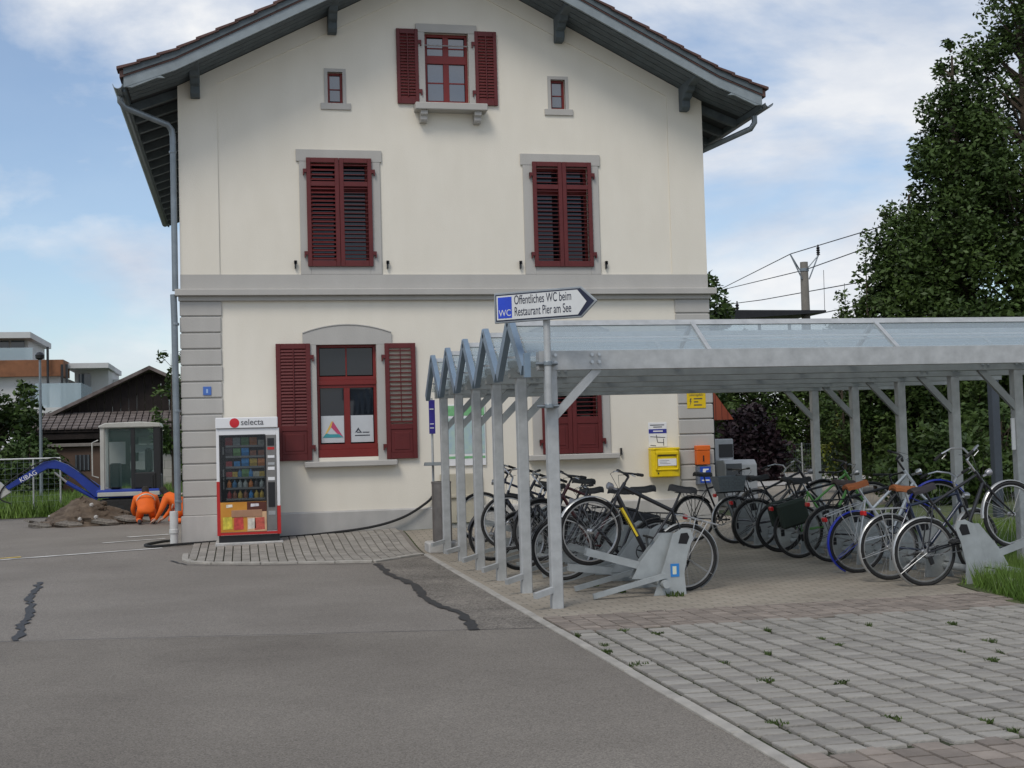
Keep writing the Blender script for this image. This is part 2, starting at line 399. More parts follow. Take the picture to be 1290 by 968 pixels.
def in_poly(x, y, poly):
    c = False; n = len(poly)
    for i in range(n):
        x1, y1 = poly[i]; x2, y2 = poly[i-1]
        if (y1 > y) != (y2 > y) and x < (x2-x1)*(y-y1)/(y2-y1)+x1: c = not c
    return c
def paver_field(name, poly, w, l, dz, material, rot=0., gap=.008, along='y', jz=.003, parent=None, seed=3):
    """small pavers in running bond, joined into one mesh"""
    rr = random.Random(seed); xs = [p[0] for p in poly]; ys = [p[1] for p in poly]
    V = []; F = []
    i = 0; x = min(xs)
    while x < max(xs):
        y = min(ys) - (l/2 if i % 2 else 0)
        while y < max(ys):
            cx, cy = x + w/2, y + l/2
            if in_poly(cx, cy, poly):
                e = rr.uniform(-jz, jz); k = len(V); a, b, c, d = x+gap/2, x+w-gap/2, y+gap/2, y+l-gap/2; q = .005
                for (px, py, pz) in ((a,c,-.03),(b,c,-.03),(b,d,-.03),(a,d,-.03),(a+q,c+q,0),(b-q,c+q,0),(b-q,d-q,0),(a+q,d-q,0)):
                    V.append((px, py, gz(px, py) + dz + pz + e))
                F += [tuple(k+t for t in f) for f in ((4,5,6,7),(0,1,5,4),(1,2,6,5),(2,3,7,6),(3,0,4,7))]
            y += l
        x += w; i += 1
    me = bpy.data.meshes.new(name); me.from_pydata(V, [], F); me.materials.append(material)
    o = put(name, me, parent); o['kind'] = 'stuff'
    return o
APRON = [(-4.36, 0), (-4.36, -2.28), (-4.24, -2.68), (-3.97, -3.0), (-3.33, -3.36), (-1.87, -3.87), (-1.13, -3.12), (-1.13, -.02)]
ap = sheet('apron_pavement', APRON, .006, M_joint)
paver_field('pavers', APRON, .125, .25, .026, M_paver, parent=ap)
st = sheet('paver_strip', [(-.99, -11.15), (3.4, -11.15), (3.65, -10.2), (-.99, -10.2)], -.006, M_joint)
paver_field('pavers', [(-.99, -11.14), (3.15, -11.14), (3.4, -10.2), (-.99, -10.2)], .16, .08, .006, M_paverbrown, parent=st)
st = sheet('paver_strip', [(-1.0, -17.5), (3.6, -17.5), (3.6, -15.5), (-1.0, -15.5)], -.006, M_joint)
paver_field('pavers', [(-.99, -17.4), (3.55, -17.4), (3.55, -15.5), (-.99, -15.5)], .16, .16, .006, M_paverbrown, parent=st)
slabs = sheet('slab_pavement', [(-1.0, -15.53), (3.6, -15.53), (3.6, -11.13), (-1.0, -11.13)], -.009, M_joint)
CP, RP = .212, .146               # column and row pitch
def slab_verts(rr):
    a, b, q = CP/2 - .017, RP/2 - .0125, .005
    t = [(-a+q, -b+q), (a-q, -b+q), (a-q, b-q), (-a+q, b-q)]
    t = [(x + rr.uniform(-.004, .004), y + rr.uniform(-.003, .003), rr.uniform(-.002, .002)) for x, y in t]
    return [(-a, -b, -.04), (a, -b, -.04), (a, b, -.04), (-a, b, -.04)] + [(x*1.03, y*1.04, -.006) for x, y, z in t] + t
SLF = [(0,1,5,4),(1,2,6,5),(2,3,7,6),(3,0,4,7),(4,5,9,8),(5,6,10,9),(6,7,11,10),(7,4,8,11),(8,9,10,11)]
SLM = (M_slab, M_slab2, M_slab3, M_slab)
SL = [MB().add(slab_verts(random.Random(40 + i)), SLF).mesh('paving_slab', SLM[i % 4]) for i in range(12)]
JOINTS = []; spots = []
for i in range(21):
    off = rnd.uniform(0, RP)
    for j in range(31):
        x = -1.0 + CP/2 + i*CP; y = -15.55 + RP/2 + j*RP + off*.6
        if y > -11.17 or y < -15.5: continue
        if x > 3.5: continue
        outside = x > 3.4 - (-11.2 - y) * .66 + .1               # beyond the picture's right edge
        spots.append(((x + 3.57)**2 + (y + 21.43)**2 + (1e4 if outside else 0), x, y))
        if not outside: JOINTS.append((x - CP/2, y + rnd.uniform(-.07, .07)))
spots.sort(); far = MB()
for k, (_, x, y) in enumerate(spots):
    p = (x + rnd.uniform(-.003, .003), y + rnd.uniform(-.003, .003), .010 + rnd.uniform(-.004, .003)); r = (rnd.uniform(-.014, .014), rnd.uniform(-.01, .01), rnd.uniform(-.015, .015))
    if k < 300: put('paving_slab', SL[rnd.randrange(12)], slabs, p, r)
    else:
        n0 = len(far.v); far.add(slab_verts(rnd), SLF); far.xf(Matrix.Translation(p) @ Euler(r).to_matrix().to_4x4(), n0)
o = part('far_paving_slabs', far, mat('far_weathered_slab', (.265, .248, .218), .9, var=.15, scale=5, bump=.35, bscale=60, isl=.14), slabs); o['kind'] = 'stuff'

# weeds in the joints
M_weed = leaf_mat('weed_green', (.035, .065, .015), (.085, .12, .03))
def blades(n, rad, hmin, hmax, seed, wid=.006):
    rr = random.Random(seed); mb = MB()
    for _ in range(n):
        a = rr.uniform(0, 6.28); d = rad * math.sqrt(rr.random()); x, y = d*math.cos(a), d*math.sin(a)
        h = rr.uniform(hmin, hmax); l = rr.uniform(0, 6.28); lean = rr.uniform(.1, .9) * h; w = wid * rr.uniform(.6, 1.5); t = rr.uniform(0, 6.28)
        dx, dy = w*math.cos(t), w*math.sin(t); ex, ey = lean*math.cos(l), lean*math.sin(l)
        mb.add([(x-dx, y-dy, 0), (x+dx, y+dy, 0), (x+ex*.4+dx*.8, y+ey*.4+dy*.8, h*.6), (x+ex*.4-dx*.8, y+ey*.4-dy*.8, h*.6), (x+ex, y+ey, h)], [(0,1,2,3), (3,2,4)])
    return mb
WM = [blades(60, .05 + .012*i, .015, .05, 60+i).mesh('weed_tuft', M_weed) for i in range(4)]
for k in range(24):
    x, y = JOINTS[rnd.randrange(len(JOINTS))]
    tag(put('weed_tuft', WM[k % 4], None, (x, y, .0), (0, 0, rnd.uniform(0, 6)), (rnd.uniform(.25, .7), rnd.uniform(.4, 1.3), rnd.uniform(.5, .9))),
        'small green weed tuft growing in a joint of the slab pavement', 'weed', 'weeds in the slab joints')
for k in range(4):
    tag(put('weed_tuft', WM[k % 4], None, (-.97 + rnd.uniform(-.02, .06), -11.5 - k*.42 + rnd.uniform(-.15, .15), .0), (0, 0, rnd.uniform(0, 6)), (.5, .8, .8)),
        'small green weed tuft growing beside the kerb of the slab pavement', 'weed', 'weeds along the kerb')
for k, (x, y) in enumerate([(.2, -8.6), (.1, -7.9), (.62, -9.12)]):
    tag(put('weed_tuft', WM[k % 4], None, (x, y, -.01), (0, 0, k), (1.3, 1.3, 1.2)),
        'small green weed tuft growing under the bicycle rack beside the posts', 'weed', 'weeds under the rack')

# lawn beside the shelter and the meadow behind the yard
M_grass = leaf_mat('grass_blade', (.075, .145, .022), (.15, .23, .045))
def grass_patch(name, poly, n, h, seed, wid, label, dz=0.):
    rr = np.random.default_rng(seed); xs = [p[0] for p in poly]; ys = [p[1] for p in poly]
    P = []
    while len(P) < n:
        for x, y in zip(rr.uniform(min(xs), max(xs), 4000), rr.uniform(min(ys), max(ys), 4000)):
            if in_poly(x, y, poly): P.append((x, y))
    P = np.array(P[:n]); a = rr.uniform(0, 6.28, n); hh = rr.uniform(.35, 1, n) * h; w = wid * rr.uniform(.6, 1.5, n); l = rr.uniform(0, 6.28, n); ln = rr.uniform(.1, .7, n) * hh
    z = np.array([gz(x, y) for x, y in P]) + dz
    V = np.zeros((n, 3, 3)); dx, dy = np.cos(a)*w, np.sin(a)*w
    V[:,0] = np.c_[P[:,0]-dx, P[:,1]-dy, z]; V[:,1] = np.c_[P[:,0]+dx, P[:,1]+dy, z]; V[:,2] = np.c_[P[:,0]+np.cos(l)*ln, P[:,1]+np.sin(l)*ln, z+hh]
    me = tri_mesh(name, V.reshape(-1, 3), 3); me.materials.append(M_grass)
    o = put(name, me); o['kind'] = 'stuff'; o['label'] = label; o['category'] = 'grass'
    return o
def tri_mesh(name, V, k):
    n = len(V) // k; me = bpy.data.meshes.new(name)
    me.vertices.add(len(V)); me.vertices.foreach_set('co', np.ascontiguousarray(V, dtype=np.float32).ravel())
    me.loops.add(n*k); me.loops.foreach_set('vertex_index', np.arange(n*k, dtype=np.int32))
    me.polygons.add(n); me.polygons.foreach_set('loop_start', np.arange(0, n*k, k, dtype=np.int32))
    me.update(calc_edges=True); return me
LAWN = [(3.05, -11.5), (3.35, -10.2), (3.5, -9.45), (4.1, -8.9), (4.55, -7), (4.75, -2), (5.0, 2), (20, 2), (20, -11.5)]
sheet('lawn', LAWN, -.004, M_earth)
grass_patch('lawn_grass', [(3.1, -11.4), (3.4, -10.2), (3.55, -9.4), (4.15, -8.85), (4.6, -7), (4.8, -2), (9, -2), (7.5, -8), (4.6, -11.4)], 26000, .12, 5, .005, 'fresh green grass beside the bicycle shelter and rack')
grass_patch('lawn_edge_grass', [(3.15, -11.4), (3.45, -10.2), (3.6, -9.6), (4.0, -9.05), (4.9, -8.6), (5.2, -10.0), (4.4, -11.4)], 9000, .26, 8, .005, 'taller grass tuft along the lawn edge beside the rack end plate')
MEADOW = [(-4.7, 12.4), (-9.3, 11.85), (-45, 10.1), (-45, 60), (-4.7, 60)]
sheet('meadow', MEADOW, .012, M_earth)
grass_patch('meadow_grass', [(-4.7, 12.45), (-9.3, 11.9), (-14, 11.7), (-20, 32), (-4.7, 32)], 45000, .5, 6, .02, 'tall green meadow grass behind the yard and excavator', .01)
mb = MB().lathe([(.02, .09), (.07, .085), (.11, .05), (.12, -.03)], 9)
for i, v in enumerate(mb.v): mb.v[i] = (v[0]*(1+.3*math.sin(i*2.1)), v[1]*(1+.25*math.cos(i*1.7)), v[2]*(1+.2*math.sin(i)))
tag(part('stone', mb, M_concrete, None, True, loc=(3.75, -10.0, 0)), 'pale round stone lying in the lawn near the rack', 'stone')

# ------------------------------------------------------------------ station building
HW, EZ, SL_ = 4.5, 7.52, .513
def top_z(x): return EZ + SL_ * (HW - abs(x))
station = thing('station_building', 'cream plastered two-storey station building with grey quoins and oxide red shutters', 'building')
HOLES = dict(upl=(-2.40, -1.42, 4.62, 6.33), upr=(1.42, 2.39, 4.60, 6.30), attic=(-.42, .33, 7.37, 8.57), sml=(-2.07, -1.82, 7.31, 7.84),
             smr=(1.765, 2.02, 7.31, 7.83), grl=(-2.35, -1.36, 1.40, 3.27), grr=(1.47, 2.45, 1.38, 3.24))
def wall():
    bm = bmesh.new()
    bm.faces.new([bm.verts.new((x, 0, z)) for x, z in [(-HW, -.3), (HW, -.3), (HW, EZ), (0, top_z(0)), (-HW, EZ)]])
    G = lambda: bm.verts[:] + bm.edges[:] + bm.faces[:]
    for h in HOLES.values():
        for x in h[:2]: bmesh.ops.bisect_plane(bm, geom=G(), plane_co=(x,0,0), plane_no=(1,0,0))
        for z in h[2:]: bmesh.ops.bisect_plane(bm, geom=G(), plane_co=(0,0,z), plane_no=(0,0,1))
    kill = []
    for f in bm.faces:
        c = f.calc_center_median()
        if any(h[0] < c.x < h[1] and h[2] < c.z < h[3] for h in HOLES.values()): kill.append(f)
    bmesh.ops.delete(bm, geom=kill, context='FACES')
    me = bpy.data.meshes.new('wall'); bm.to_mesh(me); bm.free()
    mb = MB(); mb.v = [tuple(v.co) for v in me.vertices]; mb.f = [tuple(p.vertices) for p in me.polygons]
    for x0, x1, z0, z1 in HOLES.values():          # reveals
        d = .26
        mb.add([(x0,0,z0),(x0,d,z0),(x0,d,z1),(x0,0,z1)], [(0,1,2,3)]); mb.add([(x1,0,z0),(x1,d,z0),(x1,d,z1),(x1,0,z1)], [(3,2,1,0)])
        mb.add([(x0,0,z1),(x1,0,z1),(x1,d,z1),(x0,d,z1)], [(0,1,2,3)]); mb.add([(x0,0,z0),(x1,0,z0),(x1,d,z0),(x0,d,z0)], [(3,2,1,0)])
    L_ = 10.6
    mb.add([(-HW,0,-.3),(-HW,L_,-.3),(-HW,L_,EZ),(-HW,0,EZ)], [(0,1,2,3)]); mb.add([(HW,0,-.3),(HW,L_,-.3),(HW,L_,EZ),(HW,0,EZ)], [(3,2,1,0)])
    mb.add([(-HW,L_,-.3),(HW,L_,-.3),(HW,L_,EZ),(0,L_,top_z(0)),(-HW,L_,EZ)], [(4,3,2,1,0)])
    me2 = bpy.data.meshes.new('wall'); me2.from_pydata(mb.v, [], mb.f); me2.materials.append(M_wall)
    return put('wall', me2, station)
wall()
# corner pilasters and raking band, a little proud of the field
for s in (-1, 1):
    x0, x1 = (-HW - .003, -3.88) if s < 0 else (3.86, HW + .003)
    xi = x1 if s < 0 else x0; xo = x0 if s < 0 else x1
    zi = 9.52 - .5 * abs(xi)
    part('corner_pilaster', MB().prism_y([(min(xi, xo), 4.43), (max(xi, xo), 4.43)] + ([(xi, zi), (xo, EZ)] if s < 0 else [(xo, EZ), (xi, zi)]), -.022, .0), M_wall, station)
    part('raking_band', MB().prism_y([(xi, zi), (s*.01, 9.52), (s*.01, top_z(0)), (s*HW, EZ), (xi, zi + .001)][:4] if s > 0 else [(xi, zi), (s*HW, EZ), (s*.01, top_z(0)), (s*.01, 9.52)], -.022, .0), M_wall, station)
part('frieze_band', MB().box(-HW - .006, HW + .006, -.03, .02, 4.19, 4.43), M_stone, station)
part('ledge', MB().prism_x([(-.16, 4.075), (-.16, 4.175), (-.02, 4.20), (.05, 4.20), (.05, 4.075)], -HW - .09, HW + .12), M_stone, station, bevel=.006)
part('ledge_moulding', MB().box(-HW - .04, HW + .04, -.075, .03, 3.995, 4.078), M_stone, station, bevel=.01)
for s in (-1, 1):
    x0, x1 = (-HW - .022, -3.865) if s < 0 else (3.885, HW + .022)
    for k in range(13):
        z1 = 3.996 if k == 0 else 3.745 - (k - 1) * .2653 - .010
        z0 = 3.745 - k * .2653 + .010 if k < 12 else .53
        e = rnd.uniform(0, .006)
        part('quoin_block', MB().box(x0, x1 + (rnd.uniform(-.01, .01)), -.034 - e, .02, z0, z1), M_stone, station, bevel=.012)
    part('quoin_backing', MB().box(x0 + .02, x1 - .03, -.012, .02, .5, 3.99), M_stone, station)
    part('quoin_base', MB().box(x0 - .03, x1 + .03, -.062, .02, -.3, .53), M_plinth, station, bevel=.012)
part('plinth', MB().prism_x([(-.045, -.3), (-.045, .5), (-.02, .525), (.02, .525), (.02, -.3)], -3.84, 3.855), M_plinth, station)

def frame_parts(root, x0, x1, z0, z1, y, fw=.05, d=.05, material=M_redlight):
    mb = MB(); mb.box(x0, x0+fw, y-d, y, z0, z1).box(x1-fw, x1, y-d, y, z0, z1).box(x0+fw, x1-fw, y-d, y, z1-fw, z1).box(x0+fw, x1-fw, y-d, y, z0, z0+fw)
    return mb
def pane(parent, x0, x1, z0, z1, y, material=M_pane):
    return put('pane', MB().add([(x0,y,z0),(x1,y,z0),(x1,y,z1),(x0,y,z1)], [(0,1,2,3)]).mesh('pane', material), parent)
def window(key, y, panes, bars, fw=.05):
    x0, x1, z0, z1 = HOLES[key]
    mb = frame_parts(station, x0, x1, z0, z1, y, fw)
    for b in bars: mb.box(b[0], b[1], y - (b[4] if len(b) > 4 else .045), y - .002, b[2], b[3])
    w = part('window', mb, M_redlight, station, bevel=.004)
    for p in panes: pane(w, p[0], p[1], p[2], p[3], y - .018, M_panesky if key in ('attic', 'sml', 'smr') else M_pane)
    return w
def slats(parent, x0, x1, z0, z1, y, pitch, ang, w=.05, mesh={}):
    key = (round(x1-x0, 3), round(ang, 2), w)
    if key not in mesh:
        l = x1 - x0; c, s = math.cos(ang) * w/2, math.sin(ang) * w/2; t = .005
        mesh[key] = MB().prism_x([(-c, -s - t), (c, s - t), (c, s + t), (-c, -s + t)], -l/2, l/2).mesh('slat', M_red)
    n = max(1, int((z1 - z0) / pitch)); st_ = (z1 - z0) / n
    for i in range(n):
        put('slat', mesh[key], parent, ((x0+x1)/2, y, z0 + st_*(i+.5)), (rnd.uniform(-.06, .06), 0, 0))
def shutter(x0, x1, z0, z1, y, sections, panels=(), ang=.75, rod=False, st=.07, pitch=.066, hinge=None, th=.036, tilt=0.):
    """one shutter leaf: stiles and rails, slats in the open sections, raised panels"""
    xc = (x0 + x1) / 2; half = (x1 - x0) / 2
    mb = MB(); ya, yb = -th/2, th/2
    mb.box(-half, -half+st, ya, yb, z0, z1).box(half-st, half, ya, yb, z0, z1)
    edges = sorted([(a, b) for a, b in sections] + [(a, b) for a, b in panels])
    z = z0
    for a, b in edges + [(z1, z1)]:
        if a - z > .01: mb.box(-half+st, half-st, ya+.002, yb-.002, z, a)
        z = b
    root = put('shutter', mb.mesh('shutter', M_red, False, .004), station, (xc, y, 0), (0, 0, tilt))
    for a, b in sections:
        slats(root, -half+st, half-st, a, b, 0, pitch, ang)
        if rod: put('slat_rod', MB().box(-.008, .008, ya-.012, ya-.002, a+.03, b).mesh('slat_rod', M_red), root)
    for a, b in panels:
        m2 = MB().box(-half+st, half-st, -.006, .006, a, b); q = .05
        m2.box(-half+st+q, half-st-q, ya+.004, .0, a+q, b-q)
        part('shutter_panel', m2, M_red, root, bevel=.008)
    for zz in (z0 + .22, z1 - .22):
        if hinge:
            hx = half + .025 if hinge > 0 else -half - .025
            part('hinge', MB().box(hx-.03, hx+.03, ya-.01, yb, zz-.03, zz+.03).box(hx+.02*hinge-.01, hx+.02*hinge+.01, ya-.012, yb, zz-.07, zz+.03), M_red, root)
    return root

# upper floor windows
for key, sx0, sx1, l0, l1, m in (('upl', -2.572, -1.23, -2.62, -1.20, -1), ('upr', 1.225, 2.565, 1.185, 2.60, 1)):
    x0, x1, z0, z1 = HOLES[key]; zt = 6.52
    part('window_surround', MB().box(sx0, x0, -.03, .03, 4.43, zt-.2).box(x1, sx1, -.03, .03, 4.43, zt-.2).box(x0, x1, -.03, .03, 4.43, z0), M_stone, station, bevel=.006)
    part('window_lintel', MB().box(l0, l1, -.034, .03, zt-.2, zt).box(x0, x1, -.03, .03, z1, zt-.198), M_stone, station, bevel=.006)
    w = x1 - x0; xm = (x0 + x1) / 2
    window(key, .2, [(x0+.05, xm-.03, z0+.05, 5.85), (xm+.03, x1-.05, z0+.05, 5.85), (x0+.05, xm-.03, 5.95, z1-.05), (xm+.03, x1-.05, 5.95, z1-.05)],
           [(xm-.03, xm+.03, z0, z1, .043), (x0, x1, 5.85, 5.95, .056), (x0+.05, x1-.05, 5.2, 5.225, .02)])
    for (a, b) in ((x0+.06, xm-.04), (xm+.04, x1-.06)):       # net curtains seen between the slats
        mb = MB(); n = 14
        for i in range(n):
            u0 = a + (b-a)*i/n; u1 = a + (b-a)*(i+1)/n; d0 = .215 + (.012 if i % 2 else 0); d1 = .215 + (0 if i % 2 else .012)
            mb.add([(u0, d0, z0+.3), (u1, d1, z0+.3), (u1, d1, z1-.15), (u0, d0, z1-.15)], [(0,1,2,3)])
        part('curtain', mb, mat('net_curtain', (.5, .5, .58), .9), station)
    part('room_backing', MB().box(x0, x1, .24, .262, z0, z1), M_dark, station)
    zb, zt2 = 4.56, 6.375
    a0, a1 = (-2.455, -1.375) if m < 0 else (1.385, 2.43)
    am = (a0 + a1) / 2
    shutter(a0, am-.003, zb, zt2, -.055, [(zb+.1, 5.9), (5.98, zt2-.08)], hinge=-1, ang=.62 if m < 0 else .12)
    shutter(am+.003, a1, zb, zt2, -.055, [(zb+.1, 5.9), (5.98, zt2-.08)], hinge=1, ang=.12)
    for hx in (sx0 - .09, sx1 + .09):
        part('shutter_catch', MB().box(hx-.012, hx+.012, -.06, 0, 4.53, 4.66).box(hx-.02, hx+.03, -.06, -.045, 4.60, 4.66), M_black, station)
# attic window
x0, x1, z0, z1 = HOLES['attic']; xm = (x0+x1)/2
for a_, b_ in ((x0-.13, x0), (x1, x1+.13)): part('window_jamb', MB().box(a_, b_, -.03, .03, z0-.07, z1), M_stone, station, bevel=.006)
part('window_lintel', MB().box(x0-.15, x1+.15, -.034, .03, z1, z1+.145), M_stone, station, bevel=.006)
part('window_sill', MB().box(-.63, .6, -.26, .02, 7.19, 7.31), M_stone, station, bevel=.012)
for cx in (-.48, .44):
    part('sill_corbel', MB().prism_x([(0, 7.0), (-.12, 7.0), (-.16, 7.04), (-.16, 7.09), (-.21, 7.12), (-.21, 7.19), (0, 7.19)], cx-.06, cx+.06), M_stone, station, bevel=.006)
window('attic', .13, [(x0+.06, xm-.04, z0+.06, 7.72), (xm+.04, x1-.06, z0+.06, 7.72), (x0+.06, xm-.04, 7.745, 8.06), (xm+.04, x1-.06, 7.745, 8.06),
                     (x0+.06, xm-.04, 8.2, 8.32), (xm+.04, x1-.06, 8.2, 8.32), (x0+.06, xm-.04, 8.345, 8.5), (xm+.04, x1-.06, 8.345, 8.5)],
       [(xm-.05, xm+.05, z0, z1, .043), (x0, x1, 8.06, 8.2, .056), (x0+.05, x1-.05, 7.72, 7.745, .025), (x0+.05, x1-.05, 8.32, 8.345, .025)])
part('safety_bar', MB().tube([(x0-.02, .02, 8.36), (x1+.02, .02, 8.36)], .012, 8), M_chrome, station, True)
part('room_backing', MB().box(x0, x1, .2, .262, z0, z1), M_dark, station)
shutter(-.905, -.535, 7.33, 8.615, -.03, [(7.43, 8.53)], ang=1.05, rod=True, st=.06, pitch=.05, hinge=1)
shutter(.44, .82, 7.335, 8.615, -.03, [(7.43, 8.53)], ang=1.05, rod=True, st=.06, pitch=.05, hinge=-1)
# small attic windows
for key in ('sml', 'smr'):
    x0, x1, z0, z1 = HOLES[key]
    part('window_surround', MB().box(x0-.055, x0, -.015, .03, z0, z1+.055).box(x1, x1+.055, -.015, .03, z0, z1+.055).box(x0, x1, -.015, .03, z1, z1+.055), M_stone, station)
    part('window_sill', MB().box(x0-.12, x1+.13, -.03, .02, z0-.11, z0), M_stone, station, bevel=.006)
    window(key, .12, [(x0+.04, x1-.04, z0+.06, 7.555), (x0+.04, x1-.04, 7.575, z1-.04)], [(x0+.03, x1-.03, 7.555, 7.575, .03)], .04)
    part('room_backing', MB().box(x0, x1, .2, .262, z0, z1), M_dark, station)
# ground floor windows
def arch_lintel(xa, xb, zb, ze, zm):
    n = 10; pts = [(xa, zb), (xb, zb)]
    for i in range(n+1):
        t = i/n; x = xb + (xa-xb)*t; pts.append((x, ze + (zm-ze)*(1-(2*t-1)**2)))
    return MB().prism_y(pts, -.035, .03)
for key, sa, sb, la, lb in (('grl', -2.55, -1.14, -2.57, -1.105), ('grr', 1.275, 2.645, 1.25, 2.67)):
    x0, x1, z0, z1 = HOLES[key]
    for a_, b_ in ((sa, x0), (x1, sb)): part('window_jamb', MB().box(a_, b_, -.032, .03, 1.335, 3.28), M_stone, station, bevel=.006)
    part('window_lintel', arch_lintel(la, lb, 3.265, 3.45, 3.59), M_stone, station)
    part('lintel_moulding', MB().tube([(la + (lb-la)*i/12, -.035, 3.46 + .135*(1-(2*i/12-1)**2)) for i in range(13)], .014, 6), M_stone, station)
    part('window_sill', MB().box(-2.58 if sa < 0 else 1.18, -1.06 if sa < 0 else 2.77, -.15, .02, 1.245, 1.34), M_stone, station, bevel=.012)
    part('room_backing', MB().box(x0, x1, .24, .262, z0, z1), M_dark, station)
x0, x1, z0, z1 = HOLES['grl']; xm = (x0+x1)/2
gw = window('grl', .12, [(x0+.06, xm-.05, 1.64, 2.55), (xm+.05, x1-.06, 1.64, 2.55), (x0+.06, xm-.012, 2.76, z1-.06), (xm+.012, x1-.06, 2.76, z1-.06)],
       [(xm-.05, xm+.05, 1.55, 2.6), (x0, x1, 2.6, 2.68, .07), (x0, x1, 2.68, 2.74, .056), (x0, x1, 1.40, 1.53, .11), (x0, x1, 1.53, 1.62, .08), (xm-.012, xm+.012, 2.74, z1, .03), (x0+.05, x1-.05, 2.55, 2.6, .049)])
M_film = mat('white_window_film', (.5, .52, .53), .5, var=.05)
for a, b in ((x0+.065, xm-.055), (xm+.055, x1-.065)):
    put('window_film', MB().add([(a,.095,1.645),(b,.095,1.645),(b,.095,2.09),(a,.095,2.09)], [(0,1,2,3)]).mesh('window_film', M_film), gw)
def flat(parent, pts, y, material, name='logo'):
    return put(name, MB().add([(x, y, z) for x, z in pts], [tuple(range(len(pts)))]).mesh(name, material), parent)
lx, lz = x0 + .255, 1.73
flat(gw, [(lx-.16, lz), (lx-.02, lz+.27), (lx, lz+.27), (lx-.03, lz+.17), (lx-.115, lz+.05)], .092, mat('logo_yellow', (.65, .42, .09), .6))
flat(gw, [(lx, lz+.27), (lx+.17, lz), (lx+.10, lz+.03), (lx-.03, lz+.17)], .091, mat('logo_red', (.45, .06, .13), .6))
flat(gw, [(lx-.17, lz), (lx+.17, lz), (lx+.10, lz+.055), (lx-.05, lz+.055), (lx-.115, lz+.07)], .090, mat('logo_teal', (.05, .27, .3), .6))
M_ink = mat('dark_ink', (.05, .055, .07), .6)
lx, lz = xm + .21, 1.80
flat(gw, [(lx-.09, lz), (lx-.03, lz+.09), (lx-.015, lz+.06), (lx-.06, lz+.012)], .092, M_ink)
flat(gw, [(lx-.06, lz), (lx+.03, lz), (lx-.025, lz+.07), (lx-.03, lz+.05), (lx-.005, lz+.015), (lx-.05, lz+.015)], .0915, M_ink)
for z, a, b in ((lz+.01, lx+.04, lx+.15), (lz-.04, lx-.09, lx+.16)): flat(gw, [(a, z-.012), (b, z-.012), (b, z+.004), (a, z+.004)], .092, M_ink)
shutter(-3.01, -2.45, 1.365, 3.285, -.05, [(1.93, 3.2)], [(1.47, 1.85)], ang=1.05, rod=True, st=.075, pitch=.052, hinge=1)
shutter(-1.225, -.71, 1.35, 3.275, -.05, [(1.93, 3.19)], [(1.45, 1.84)], ang=.35, rod=True, st=.075, pitch=.072, hinge=-1)
x0, x1, z0, z1 = HOLES['grr']; xm = 1.962
window('grr', .2, [(x0+.05, xm-.03, z0+.3, 2.6), (xm+.03, x1-.05, z0+.3, 2.6)], [(xm-.03, xm+.03, z0, z1, .043), (x0, x1, 2.6, 2.7, .056), (x0, x1, z0, z0+.3, .060)])
shutter(1.435, xm-.003, 1.35, 3.27, -.055, [(1.98, 3.19)], [(1.44, 1.86)], ang=.15, st=.075, pitch=.07, hinge=-1)
shutter(xm+.003, 2.49, 1.35, 3.27, -.055, [(1.98, 3.19)], [(1.44, 1.86)], ang=.15, st=.075, pitch=.07, hinge=1)
for hx in (1.13, 2.82): part('shutter_catch', MB().box(hx-.012, hx+.012, -.06, 0, 1.3, 1.42), M_black, station)

